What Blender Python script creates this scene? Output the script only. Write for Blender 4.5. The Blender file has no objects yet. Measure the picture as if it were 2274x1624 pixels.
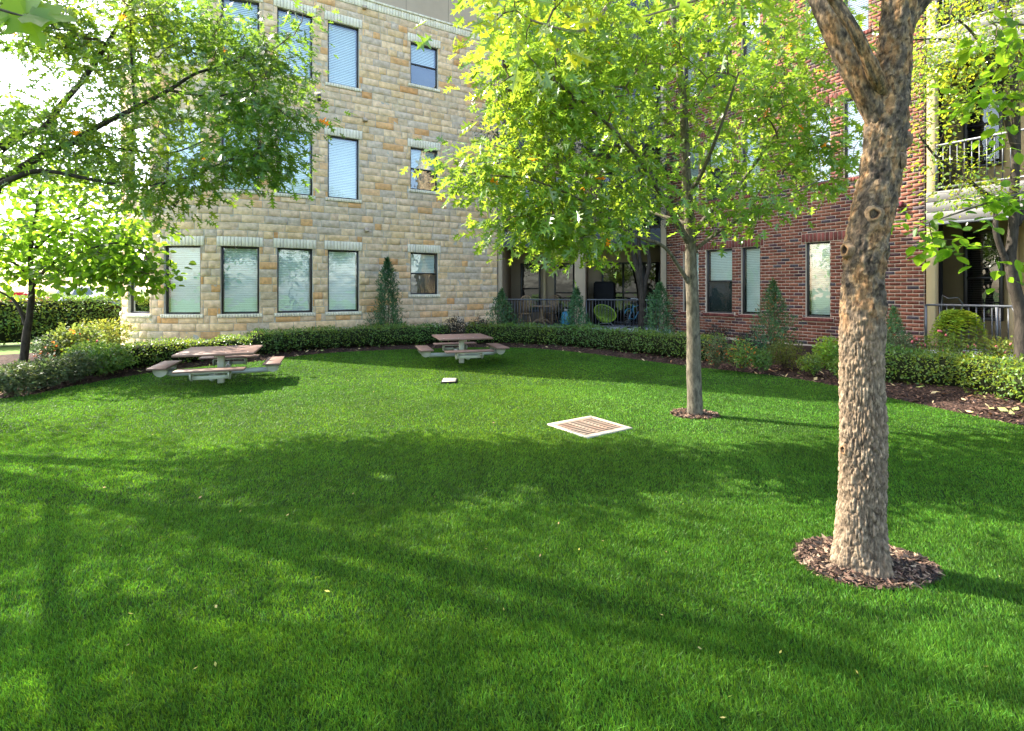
import bpy, math, random
import numpy as np
from mathutils import Vector, noise
C = bpy.context.scene
COL = C.collection
R = math.radians
rng = np.random.default_rng(7)
random.seed(7)

# ------------------------------------------------------------------ camera
F, CU, HV, EYE = 1172.0, 1136.5, 642.0, 1.65      # focal length / principal column / horizon row measured on a 2273 px wide view
cam_d = bpy.data.cameras.new('camera'); cam = bpy.data.objects.new('camera', cam_d); COL.objects.link(cam)
cam.location = (0, 0, EYE); cam.rotation_euler = (R(90), 0, 0)
cam_d.sensor_width = 36; cam_d.lens = 36*F/2273
cam_d.shift_y = -(812-HV)/2273
cam_d.clip_start = 0.05; cam_d.clip_end = 2000
C.camera = cam
# ------------------------------------------------------------------ world and sun
SUN_AZ_X, SUN_AZ_Y, SUN_EL = -0.914, 0.406, R(42)     # horizontal direction towards the sun
w = bpy.data.worlds.new('World'); C.world = w; w.use_nodes = True
nt = w.node_tree; bg = nt.nodes['Background']
sky = nt.nodes.new('ShaderNodeTexSky'); sky.sky_type = 'NISHITA'; sky.sun_disc = False
sky.sun_elevation = SUN_EL; sky.sun_rotation = math.atan2(SUN_AZ_X, SUN_AZ_Y)
sky.dust_density = 2.2; sky.air_density = 1.0; sky.ozone_density = 0.6
nt.links.new(sky.outputs[0], bg.inputs[0]); bg.inputs[1].default_value = 0.15
sl = bpy.data.lights.new('sun', 'SUN'); so = bpy.data.objects.new('sun', sl); COL.objects.link(so)
sl.energy = 3.6; sl.angle = R(0.53); sl.color = (1.0, 0.93, 0.80)
sd = Vector((SUN_AZ_X*math.cos(SUN_EL), SUN_AZ_Y*math.cos(SUN_EL), math.sin(SUN_EL)))
so.rotation_euler = sd.to_track_quat('Z', 'Y').to_euler()
so.location = (-30, 20, 40)
C.view_settings.view_transform = 'Standard'; C.view_settings.look = 'None'
C.view_settings.exposure = 2.48; C.view_settings.gamma = 1
C.render.engine = 'CYCLES'
C.cycles.max_bounces = 8; C.cycles.transparent_max_bounces = 12
C.cycles.use_denoising = True
C.render.resolution_x = 1024; C.render.resolution_y = 731

# ------------------------------------------------------------------ helpers
def PT(u, v, Y): return np.array(((u-CU)/F*Y, Y, EYE-(v-HV)/F*Y))
def GR(u, v, z=0.0):
    Y = (EYE-z)*F/(v-HV); return np.array(((u-CU)/F*Y, Y, z))

def thing(name, label, cat, loc=(0, 0, 0), rz=0.0, group=None):
    o = bpy.data.objects.new(name, None); COL.objects.link(o)
    o.location = tuple(float(a) for a in loc); o.rotation_euler = (0, 0, rz); o.empty_display_size = .2
    o['label'] = label; o['category'] = cat
    if group: o['group'] = group
    return o
def tag(o, label, cat, group=None, kind=None):
    if kind == 'structure': o['kind'] = kind; o['label'] = label; return o
    o['label'] = label; o['category'] = cat
    if group: o['group'] = group
    if kind: o['kind'] = kind
    return o
def copy_tree(o, parent=None):
    c = o.copy(); COL.objects.link(c); c.parent = parent
    for ch in list(o.children): copy_tree(ch, c)
    return c

def mesh_np(name, V, faces, mat, parent=None, tint=None, smooth=False, world=True):
    """faces: list of (K, n) int arrays (polygons of n corners) or a list of index tuples"""
    V = np.asarray(V, dtype=np.float32).reshape(-1, 3)
    if parent is not None and world:
        p = parent
        while p.parent is not None: p = p.parent
        V = V-np.array(p.location, dtype=np.float32)
    me = bpy.data.meshes.new(name)
    if len(faces) and not isinstance(faces[0], np.ndarray):
        loops = np.concatenate([np.asarray(f, dtype=np.int32) for f in faces])
        sizes = np.array([len(f) for f in faces], dtype=np.int32)
    else:
        loops = np.concatenate([f.reshape(-1) for f in faces]).astype(np.int32)
        sizes = np.concatenate([np.full(len(f), f.shape[1], dtype=np.int32) for f in faces])
    starts = np.concatenate([[0], np.cumsum(sizes)[:-1]]).astype(np.int32)
    me.vertices.add(len(V)); me.vertices.foreach_set('co', V.reshape(-1))
    me.loops.add(len(loops)); me.loops.foreach_set('vertex_index', loops)
    me.polygons.add(len(sizes)); me.polygons.foreach_set('loop_start', starts); me.polygons.foreach_set('loop_total', sizes)
    if smooth: me.polygons.foreach_set('use_smooth', np.ones(len(sizes), dtype=bool))
    me.update(calc_edges=True); me.validate()
    if tint is not None:
        a = me.color_attributes.new('tint', 'FLOAT_COLOR', 'POINT')
        t = np.asarray(tint, dtype=np.float32)
        if t.shape[1] == 3: t = np.concatenate([t, np.ones((len(t), 1), np.float32)], 1)
        a.data.foreach_set('color', t.reshape(-1))
    me.materials.append(mat)
    o = bpy.data.objects.new(name, me); COL.objects.link(o)
    if parent is not None: o.parent = parent
    return o

class MB:
    """collects boxes, prisms and tubes, then becomes ONE mesh"""
    def __init__(s): s.V = []; s.F = []; s.T = []; s.n = 0
    def add(s, V, Fs, t=None):
        V = np.asarray(V, float).reshape(-1, 3)
        s.V.append(V)
        for f in Fs: s.F.append(tuple(int(i)+s.n for i in f))
        s.T.append(np.tile(np.array(t if t is not None else (1, 1, 1), float), (len(V), 1))); s.n += len(V)
        return s
    def obox(s, c, ex, ey, ez, hx, hy, hz, t=None, bev=0.0):
        c = np.asarray(c, float); ex, ey, ez = [np.asarray(e, float) for e in (ex, ey, ez)]
        if bev <= 0:
            P = [c+ex*hx*a+ey*hy*b+ez*hz*d for d in (-1, 1) for b in (-1, 1) for a in (-1, 1)]
            return s.add(P, [(0, 2, 3, 1), (4, 5, 7, 6), (0, 1, 5, 4), (2, 6, 7, 3), (0, 4, 6, 2), (1, 3, 7, 5)], t)
        k = min(bev, hx*.9, hy*.9, hz*.9); H = (hx, hy, hz); E = (ex, ey, ez); P = []; idx = {}
        for sx in (-1, 1):
            for sy in (-1, 1):
                for sz in (-1, 1):
                    for ax in range(3):
                        p = c.copy()
                        for q, sg in enumerate((sx, sy, sz)): p = p+E[q]*sg*(H[q] if q == ax else H[q]-k)
                        idx[(sx, sy, sz, ax)] = len(P); P.append(p)
        Fs = []
        def g(ax, vals, face): 
            l = [0, 0, 0]
            for q, vv in vals.items(): l[q] = vv
            return idx[(l[0], l[1], l[2], face)]
        for ax in range(3):
            u_, v_ = (ax+1) % 3, (ax+2) % 3
            for sg in (-1, 1):
                cyc = ((-1, -1), (1, -1), (1, 1), (-1, 1)) if sg > 0 else ((-1, -1), (-1, 1), (1, 1), (1, -1))
                Fs.append(tuple(g(ax, {ax: sg, u_: a, v_: b}, ax) for a, b in cyc))
            for su in (-1, 1):
                for sv in (-1, 1):
                    f = (g(ax, {ax: -1, u_: su, v_: sv}, u_), g(ax, {ax: 1, u_: su, v_: sv}, u_), g(ax, {ax: 1, u_: su, v_: sv}, v_), g(ax, {ax: -1, u_: su, v_: sv}, v_))
                    Fs.append(f if su*sv < 0 else f[::-1])
        for sx in (-1, 1):
            for sy in (-1, 1):
                for sz in (-1, 1):
                    f = tuple(idx[(sx, sy, sz, q)] for q in range(3)); Fs.append(f if sx*sy*sz > 0 else f[::-1])
        return s.add(P, Fs, t)
    def box(s, x0, x1, y0, y1, z0, z1, t=None, bev=0.0):
        return s.obox(((x0+x1)/2, (y0+y1)/2, (z0+z1)/2), (1, 0, 0), (0, 1, 0), (0, 0, 1), abs(x1-x0)/2, abs(y1-y0)/2, abs(z1-z0)/2, t, bev)
    def tube(s, pts, r, n=8, t=None, cap=True):
        pts = [np.asarray(p, float) for p in pts]; m = len(pts)
        rs = r if hasattr(r, '__len__') else [r]*m
        tang = []
        for i in range(m):
            d = pts[min(i+1, m-1)]-pts[max(i-1, 0)]; tang.append(d/max(np.linalg.norm(d), 1e-9))
        a = np.cross(tang[0], (0, 0, 1.0));
        if np.linalg.norm(a) < .1: a = np.cross(tang[0], (1.0, 0, 0))
        a /= np.linalg.norm(a); V = []
        for i in range(m):
            a = a-tang[i]*np.dot(a, tang[i]); a /= max(np.linalg.norm(a), 1e-9); b = np.cross(tang[i], a)
            for k in range(n):
                th = 2*math.pi*k/n; V.append(pts[i]+(a*math.cos(th)+b*math.sin(th))*rs[i])
        Fs = []
        for i in range(m-1):
            for k in range(n):
                k2 = (k+1) % n; Fs.append((i*n+k, i*n+k2, (i+1)*n+k2, (i+1)*n+k))
        if cap: Fs.append(tuple(range(n-1, -1, -1))); Fs.append(tuple((m-1)*n+k for k in range(n)))
        return s.add(V, Fs, t)
    def lathe(s, c, prof, n=20, t=None):
        V = []; m = len(prof)
        for (r, z) in prof:
            for k in range(n):
                th = 2*math.pi*k/n; V.append((c[0]+r*math.cos(th), c[1]+r*math.sin(th), c[2]+z))
        Fs = [(i*n+k, i*n+(k+1) % n, (i+1)*n+(k+1) % n, (i+1)*n+k) for i in range(m-1) for k in range(n)]
        Fs.append(tuple(range(n-1, -1, -1))); Fs.append(tuple((m-1)*n+k for k in range(n)))
        return s.add(V, Fs, t)
    def quad(s, a, b, c, d, t=None): return s.add([a, b, c, d], [(0, 1, 2, 3)], t)
    def build(s, name, mat, parent=None, smooth=False, world=True):
        return mesh_np(name, np.concatenate(s.V), s.F, mat, parent, tint=np.concatenate(s.T), smooth=smooth, world=world)

# ------------------------------------------------------------------ materials
def mat(name, col, rough=.7, spec=.3, metal=0, noise_amt=0, noise_scale=5, bump=0, bump_scale=30, tint=False, stretch=(1, 1, 1), detail=6, sat_noise=None):
    m = bpy.data.materials.new(name); m.use_nodes = True; t = m.node_tree; b = t.nodes['Principled BSDF']
    b.inputs['Roughness'].default_value = rough; b.inputs['Specular IOR Level'].default_value = spec; b.inputs['Metallic'].default_value = metal
    out = None
    tc = t.nodes.new('ShaderNodeTexCoord'); mp = t.nodes.new('ShaderNodeMapping'); mp.inputs['Scale'].default_value = stretch
    t.links.new(tc.outputs['Object'], mp.inputs[0])
    rgb = t.nodes.new('ShaderNodeRGB'); rgb.outputs[0].default_value = (*col, 1); out = rgb.outputs[0]
    if tint:
        at = t.nodes.new('ShaderNodeAttribute'); at.attribute_name = 'tint'
        mx = t.nodes.new('ShaderNodeMix'); mx.data_type = 'RGBA'; mx.blend_type = 'MULTIPLY'; mx.inputs[0].default_value = 1
        t.links.new(out, mx.inputs[6]); t.links.new(at.outputs['Color'], mx.inputs[7]); out = mx.outputs[2]
    if noise_amt:
        n = t.nodes.new('ShaderNodeTexNoise'); n.inputs['Scale'].default_value = noise_scale; n.inputs['Detail'].default_value = detail
        t.links.new(mp.outputs[0], n.inputs['Vector'])
        mr = t.nodes.new('ShaderNodeMapRange'); mr.inputs['From Min'].default_value = .3; mr.inputs['From Max'].default_value = .7
        mr.inputs['To Min'].default_value = 1-noise_amt; mr.inputs['To Max'].default_value = 1+noise_amt
        t.links.new(n.outputs[0], mr.inputs[0])
        hs = t.nodes.new('ShaderNodeVectorMath'); hs.operation = 'SCALE'
        t.links.new(out, hs.inputs[0]); t.links.new(mr.outputs[0], hs.inputs['Scale']); out = hs.outputs[0]
    if sat_noise:
        n = t.nodes.new('ShaderNodeTexNoise'); n.inputs['Scale'].default_value = sat_noise[0]; n.inputs['Detail'].default_value = 3
        t.links.new(mp.outputs[0], n.inputs['Vector'])
        mr = t.nodes.new('ShaderNodeMapRange'); mr.inputs['From Min'].default_value = .45; mr.inputs['From Max'].default_value = .65
        mr.inputs['To Max'].default_value = sat_noise[2]
        t.links.new(n.outputs[0], mr.inputs[0])
        mx = t.nodes.new('ShaderNodeMix'); mx.data_type = 'RGBA'; t.links.new(mr.outputs[0], mx.inputs[0]); t.links.new(out, mx.inputs[6]); mx.inputs[7].default_value = (*sat_noise[1], 1); out = mx.outputs[2]
    t.links.new(out, b.inputs['Base Color'])
    if bump:
        n = t.nodes.new('ShaderNodeTexNoise'); n.inputs['Scale'].default_value = bump_scale; n.inputs['Detail'].default_value = 8
        t.links.new(mp.outputs[0], n.inputs['Vector'])
        bp = t.nodes.new('ShaderNodeBump'); bp.inputs['Strength'].default_value = 1; bp.inputs['Distance'].default_value = bump
        t.links.new(n.outputs[0], bp.inputs['Height']); t.links.new(bp.outputs[0], b.inputs['Normal'])
    return m

def leafmat(name, col, trans, rough=.4, spec=.5, mix=.45):
    m = bpy.data.materials.new(name); m.use_nodes = True; t = m.node_tree; b = t.nodes['Principled BSDF']; o = t.nodes['Material Output']
    at = t.nodes.new('ShaderNodeAttribute'); at.attribute_name = 'tint'
    def mul(c):
        mx = t.nodes.new('ShaderNodeMix'); mx.data_type = 'RGBA'; mx.blend_type = 'MULTIPLY'; mx.inputs[0].default_value = 1
        mx.inputs[6].default_value = (*c, 1); t.links.new(at.outputs['Color'], mx.inputs[7]); return mx.outputs[2]
    t.links.new(mul(col), b.inputs['Base Color']); b.inputs['Roughness'].default_value = rough; b.inputs['Specular IOR Level'].default_value = spec
    tr = t.nodes.new('ShaderNodeBsdfTranslucent'); t.links.new(mul(trans), tr.inputs[0])
    ms = t.nodes.new('ShaderNodeMixShader'); ms.inputs[0].default_value = mix
    t.links.new(b.outputs[0], ms.inputs[1]); t.links.new(tr.outputs[0], ms.inputs[2]); t.links.new(ms.outputs[0], o.inputs[0])
    return m

def glassmat(name, refl=.3, tintc=(.8, .9, .9)):
    m = bpy.data.materials.new(name); m.use_nodes = True; t = m.node_tree; o = t.nodes['Material Output']; t.nodes.remove(t.nodes['Principled BSDF'])
    g = t.nodes.new('ShaderNodeBsdfGlossy'); g.inputs['Roughness'].default_value = .015; g.inputs[0].default_value = (.95, .97, 1, 1)
    tr = t.nodes.new('ShaderNodeBsdfTransparent'); tr.inputs[0].default_value = (*tintc, 1)
    fr = t.nodes.new('ShaderNodeFresnel'); fr.inputs[0].default_value = 1.5
    ad = t.nodes.new('ShaderNodeMath'); ad.operation = 'ADD'; ad.inputs[1].default_value = refl; ad.use_clamp = True
    # slight waviness of old glazing
    n = t.nodes.new('ShaderNodeTexNoise'); n.inputs['Scale'].default_value = 2.2; bp = t.nodes.new('ShaderNodeBump'); bp.inputs['Distance'].default_value = .01; bp.inputs['Strength'].default_value = .6
    tc = t.nodes.new('ShaderNodeTexCoord'); t.links.new(tc.outputs['Object'], n.inputs['Vector']); t.links.new(n.outputs[0], bp.inputs['Height']); t.links.new(bp.outputs[0], g.inputs['Normal'])
    t.links.new(fr.outputs[0], ad.inputs[0]); ms = t.nodes.new('ShaderNodeMixShader')
    t.links.new(ad.outputs[0], ms.inputs[0]); t.links.new(tr.outputs[0], ms.inputs[1]); t.links.new(g.outputs[0], ms.inputs[2]); t.links.new(ms.outputs[0], o.inputs[0])
    return m

M = dict(
    stone=mat('rough limestone', (1, 1, 1), .85, .2, tint=True, noise_amt=.22, noise_scale=9, bump=.012, bump_scale=22, sat_noise=(5, (.50, .36, .20), .3)),
    mortar=mat('pale mortar', (.50, .46, .38), .9, .1, noise_amt=.15, noise_scale=20, bump=.002),
    brick=mat('red brick', (1, 1, 1), .85, .2, tint=True, noise_amt=.25, noise_scale=25, bump=.002, bump_scale=90),
    bmortar=mat('buff mortar', (.54, .43, .33), .9, .1, noise_amt=.1, noise_scale=15),
    cream=mat('cream brick', (.78, .70, .54), .8, .2, tint=True, noise_amt=.12, noise_scale=6, bump=.002, bump_scale=60),
    stucco=mat('taupe stucco', (.45, .355, .26), .9, .15, noise_amt=.06, noise_scale=2, bump=.002, bump_scale=160),
    stucco2=mat('tan stucco', (.46, .36, .21), .9, .15, noise_amt=.06, noise_scale=2, bump=.002, bump_scale=160),
    siding=mat('grey siding', (.11, .107, .104), .6, .3, noise_amt=.05, noise_scale=4),
    fascia=mat('slate grey fascia', (.075, .085, .10), .6, .3, noise_amt=.08),
    bronze=mat('dark bronze frame', (.018, .016, .016), .45, .5),
    glass=glassmat('window glass', .10, (.82, .93, .92)),
    dglass=glassmat('dark patio glass', .04, (.22, .23, .24)),
    screen=mat('insect screen', (.05, .055, .065), .7, .3),
    blind=mat('white blind', (.84, .84, .78), .6, .3, tint=True),
    rail=mat('grey metal railing', (.085, .09, .10), .4, .5, metal=.3),
    concrete=mat('patio concrete', (.40, .41, .43), .85, .2, noise_amt=.15, noise_scale=3, bump=.002),
    turf=mat('turf backing', (.018, .045, .008), .9, .1, noise_amt=.3, noise_scale=2.2, bump=.01, bump_scale=200),
    mulch=mat('dark mulch', (.045, .028, .022), .95, .1, noise_amt=.5, noise_scale=25, bump=.03, bump_scale=60, sat_noise=(3, (.10, .06, .045), .6)),
    asphalt=mat('sunlit concrete paving', (.42, .40, .38), .9, .2, noise_amt=.1, noise_scale=.5),
    field=mat('far grass', (.10, .16, .04), .9, .1, noise_amt=.3, noise_scale=.2),
    tabletop=mat('brown composite', (.19, .115, .09), .55, .35, noise_amt=.2, noise_scale=8, stretch=(1, 8, 1), bump=.0015, bump_scale=30),
    beige=mat('beige painted steel', (.42, .42, .32), .4, .5, noise_amt=.06),
    tubegrey=mat('grey painted tube', (.44, .46, .42), .3, .5),
    white=mat('white painted cover', (.33, .32, .27), .6, .3, noise_amt=.12, noise_scale=6, sat_noise=(3.0, (.62, .36, .22), .35)),
    rust=mat('rusty grate', (.22, .165, .125), .7, .3, noise_amt=.2, noise_scale=8, sat_noise=(4, (.22, .12, .08), .6)),
    black=mat('black void', (.008, .008, .009), .8, .2),
    wood=mat('weathered oak', (.32, .21, .11), .5, .4, noise_amt=.15, noise_scale=12),
    lime=mat('lime plastic cord', (.28, .44, .03), .35, .5),
    chrome=mat('pale metal leg', (.6, .6, .6), .3, .5, metal=.6),
    blue=mat('teal bicycle paint', (.03, .22, .36), .3, .6),
    rubber=mat('rubber', (.02, .02, .02), .8, .2),
    sling=mat('tan sling fabric', (.52, .34, .17), .7, .2),
    maroon=mat('maroon vent hood', (.16, .03, .035), .5, .4),
    darkmetal=mat('black metal lamp', (.02, .022, .028), .4, .5),
    red=mat('red car paint', (.5, .02, .03), .25, .6), whitecar=mat('white car paint', (.75, .75, .76), .25, .6), darkcar=mat('dark car paint', (.05, .06, .08), .25, .6),
    carglass=mat('car glass', (.03, .04, .05), .08, .8), lamp=mat('lamp lens', (.7, .3, .2), .2, .6),
    blossom=mat('pink blossom', (.55, .14, .16), .8, .2),
)
# ================================================================== BUILDING
ST = 3.416                                   # storey height
d_st = np.array((-.8455, -.534)); d_br = np.array((.534, -.8455))
C0 = np.array((-.517, 18.84)); C1 = np.array((5.147, 17.56))
class Path:
    """plan polyline with arc length; n = outward normal"""
    def __init__(s, pts, outward):
        s.p = np.array(pts, float); s.l = np.concatenate([[0], np.cumsum(np.linalg.norm(np.diff(s.p, axis=0), axis=1))]); s.o = outward
    def at(s, t):
        t = min(max(t, 0), s.l[-1]-1e-6); i = int(np.searchsorted(s.l, t, 'right')-1); i = min(i, len(s.p)-2)
        d = s.p[i+1]-s.p[i]; L = np.linalg.norm(d); d = d/L; q = s.p[i]+d*(t-s.l[i])
        # smooth normals between segments
        return q, d, np.array((d[1], -d[0]))*s.o
    def W(s, t, z, off=0.0):
        q, d, n = s.at(t); return np.array((q[0]+n[0]*off, q[1]+n[1]*off, z))
    def s_of_u(s, u):
        ts = np.linspace(0, s.l[-1], 3000); best = None; pv = None
        for t in ts:
            q = s.at(t)[0]; v = (CU+F*q[0]/q[1])-u
            if pv is not None and v*pv <= 0: return float(t)
            pv = v
        raise ValueError(u)
sA = 7.478; RB = 3.6
A = C0+d_st*sA; cen = A+np.array((-.534, .8455))*RB
pts = [C0, A]
for k in range(1, 49):
    a = math.atan2(-.8455, .534)-R(150)*k/48; pts.append(cen+RB*np.array((math.cos(a), math.sin(a))))
e = pts[-1]-pts[-2]; e /= np.linalg.norm(e); pts.append(pts[-1]+e*6)
STONE = Path(pts, -1)
BRICK = Path([C1, C1+d_br*7.17], -1)
# make sure the normals look at the courtyard
for P_ in (STONE, BRICK):
    q, d, n = P_.at(1.0)
    if np.dot(n, -q) < 0: P_.o *= -1

def subtract(cells, rects):
    for (a0, a1, b0, b1) in rects:
        out = []
        for (x0, x1, z0, z1, k) in cells:
            if x1 <= a0+1e-4 or x0 >= a1-1e-4 or z1 <= b0+1e-4 or z0 >= b1-1e-4: out.append((x0, x1, z0, z1, k)); continue
            if x0 < a0: out.append((x0, a0, z0, z1, k))
            if x1 > a1: out.append((a1, x1, z0, z1, k))
            m0, m1 = max(x0, a0), min(x1, a1)
            if z0 < b0: out.append((m0, m1, z0, b0, k))
            if z1 > b1: out.append((m0, m1, b1, z1, k))
        cells = out
    return cells

bld = thing('apartment_building', 'apartment building with tan stone wing, recessed patio corner and red brick wing', 'building', (0, 0, 0))

# ---- opening tables: (s0, s1, z0, z1, kind)
def Sx(u): return STONE.s_of_u(u)
def Bx(u): return BRICK.s_of_u(u)
stone_tall = [(728, 797), (616, 694), (490, 576), (364, 445), (284, 332)]
st_open = []
for k in range(3):
    for (u0, u1) in stone_tall:
        a, b = sorted((Sx(u0), Sx(u1))); st_open.append((a, b, .965+ST*k, 2.82+ST*k, 'tall', k))
    a, b = sorted((Sx(912), Sx(972))); st_open.append((a, b, 1.475+ST*k, 2.835+ST*k, 'hung', k))
# window further round the bay, out of this view
w5 = st_open[4]; 
for k in range(3): st_open.append((w5[1]+.75, w5[1]+1.7, .965+ST*k, 2.82+ST*k, 'tall', k))
br_us = [(1516, 1550, 'tall'), (1566, 1624.5, 'hung'), (1645, 1686.5, 'tall'), (1788, 1842.5, 'tall'), (1872, 1928, 'tall')]
br_open = []
for k in range(4):
    for (u0, u1, kd) in br_us:
        a, b = sorted((Bx(u0), Bx(u1))); br_open.append((a, b, .925+ST*k, 2.845+ST*k, kd, k))

def wall_backing(path, s0, s1, z0, z1, opens, off, mb, depth=.16):
    ss = {s0, s1}; zs = {z0, z1}
    for o in opens: ss |= {o[0], o[1]}; zs |= {o[2], o[3]}
    for l in path.l:
        if s0 < l < s1: ss.add(float(l))
    ss = sorted(x for x in ss if s0 <= x <= s1); zs = sorted(z for z in zs if z0 <= z <= z1)
    for i in range(len(ss)-1):
        if ss[i+1]-ss[i] < 1e-5: continue
        for j in range(len(zs)-1):
            mx, mz = (ss[i]+ss[i+1])/2, (zs[j]+zs[j+1])/2
            if any(o[0] < mx < o[1] and o[2] < mz < o[3] for o in opens): continue
            e = 1e-4
            mb.quad(path.W(ss[i]+e, zs[j], off), path.W(ss[i+1]-e, zs[j], off), path.W(ss[i+1]-e, zs[j+1], off), path.W(ss[i]+e, zs[j+1], off))
    for o in opens:
        a, b, c, d = o[:4]
        for s_ in (a, b): mb.quad(path.W(s_, c, off), path.W(s_, c, -depth), path.W(s_, d, -depth), path.W(s_, d, off))
        mb.quad(path.W(a, d, off), path.W(b, d, off), path.W(b, d, -depth), path.W(a, d, -depth))
        mb.quad(path.W(a, c, off), path.W(b, c, off), path.W(b, c, -depth), path.W(a, c, -depth))

# ---- stone veneer, every stone modelled
STONES = [((.50, .42, .32), 6), ((.42, .39, .34), 4.5), ((.52, .42, .27), 5), ((.55, .46, .33), 5), ((.50, .33, .17), 1.5), ((.44, .27, .13), .6), ((.45, .40, .31), 3), ((.54, .39, .24), 1.4)]
swt = np.array([x[1] for x in STONES]); swt = swt/swt.sum()
def stone_course(path, s0, s1, ztop, rects):
    V = []; Fc = []; T = []; n = 0
    z = -.15; row = 0
    while z < ztop-.02:
        hh = ST/16; s = s0-random.uniform(0, .3)
        cells = []
        while s < s1:
            L = random.choice((.24, .34, .42, .5, .56, .64)); L *= random.uniform(.9, 1.1)
            cells.append((max(s, s0), min(s+L, s1), z, min(z+hh, ztop), random.random())); s += L
        for (a, b, c, d, k) in subtract(cells, rects):
            if b-a < .035 or d-c < .03: continue
            g = .0068; a_, b_, c_, d_ = a+g, b-g, c+g, d-g
            nx = max(2, min(8, int((b_-a_)/.06)+1)); nz = 4 if d_-c_ > .12 else 2
            col = np.array(STONES[rng.choice(len(STONES), p=swt)][0])*random.uniform(.92, 1.08)*np.array((1.42, 1.21, 1.02))
            seed = k*300; tilt = random.uniform(-.012, .012); base = random.uniform(.004, .016)
            for j in range(nz+1):
                for i in range(nx+1):
                    fx, fz = i/nx, j/nz; sx = a_+(b_-a_)*fx; zz = c_+(d_-c_)*fz
                    edge = i in (0, nx) or j in (0, nz)
                    if edge: off = -.004
                    else:
                        off = base+tilt*(fz-.5)*2+.022*noise.noise(Vector((sx*7+seed, zz*9, seed)))+.012*noise.noise(Vector((sx*22, zz*22, seed)))
                        sx += random.uniform(-.008, .008); zz += random.uniform(-.008, .008)
                        if j in (1, nz-1): zz = c_+(d_-c_)*(.1 if j == 1 else .9)
                        if i == 1: sx = a_+.018
                        if i == nx-1: sx = b_-.018
                        if nx < 3: sx = (a_+b_)/2
                        if nz < 3: zz = (c_+d_)/2
                    V.append(path.W(sx, zz, off)); T.append(col)
            for j in range(nz):
                for i in range(nx):
                    q = n+j*(nx+1)+i; Fc.append((q, q+1, q+nx+2, q+nx+1))
            n += (nx+1)*(nz+1)
        z += hh; row += 1
    return np.array(V), np.array(Fc), np.array(T)
S1 = STONE.l[-1]-.05
def trim_rects(o, lh, sh, ex):      # opening + lintel + sill
    return [(o[0], o[1], o[2], o[3]), (o[0]-ex, o[1]+ex, o[3], o[3]+lh), (o[0]-ex*.8, o[1]+ex*.8, o[2]-sh, o[2])]
rects = [(0, S1+1, 10.32, 10.62)]
for o in st_open: rects += trim_rects(o, .265, .105, .10)
V, Fc, T = stone_course(STONE, 0.0, S1, 10.32, rects)
mesh_np('stone_wall', V, [Fc], M['stone'], bld, tint=T)
mb = MB(); wall_backing(STONE, 0, S1, -.2, 10.6, st_open, -.008, mb); mb.build('mortar', M['mortar'], bpy.data.objects['stone_wall'])
# cream soldier band and cap
def soldier(mb, path, s0, s1, z0, z1, proud, w=.092, tintj=.1, g=.005):
    n = max(1, round((s1-s0)/w)); w = (s1-s0)/n
    for i in range(n):
        a, b = s0+i*w+g, s0+(i+1)*w-g; c = path.W((a+b)/2, (z0+z1)/2, proud/2-.02); q, d, nn = path.at((a+b)/2)
        v = random.uniform(1-tintj, 1+tintj)
        mb.obox(c, (d[0], d[1], 0), (nn[0], nn[1], 0), (0, 0, 1), (b-a)/2, proud/2+.02, (z1-z0)/2-g, (v, v, v*random.uniform(.96, 1.02)), bev=.003)
mb = MB(); soldier(mb, STONE, 0.0, S1, 10.32, 10.55, .02); soldier(mb, STONE, 0.0, S1, 10.55, 10.62, .05, w=.2); mb.build('cornice_band', M['cream'], bld)
# stucco storey above the stone
mb = MB()
ss = [0, 1.9, 3.4, 4.9, 6.4, sA]+[float(l) for l in STONE.l[2:-1:6]]+[S1]
for a, b in zip(ss[:-1], ss[1:]):
    mb.quad(STONE.W(a+.006, 10.6, -.06), STONE.W(b-.006, 10.6, -.06), STONE.W(b-.006, 14.0, -.06), STONE.W(a+.006, 14.0, -.06))
    mb.quad(STONE.W(a-.006, 10.6, -.075), STONE.W(a+.007, 10.6, -.075), STONE.W(a+.007, 14.0, -.075), STONE.W(a-.006, 14.0, -.075))
mb.build('stucco_storey', M['stucco'], bld)

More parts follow.
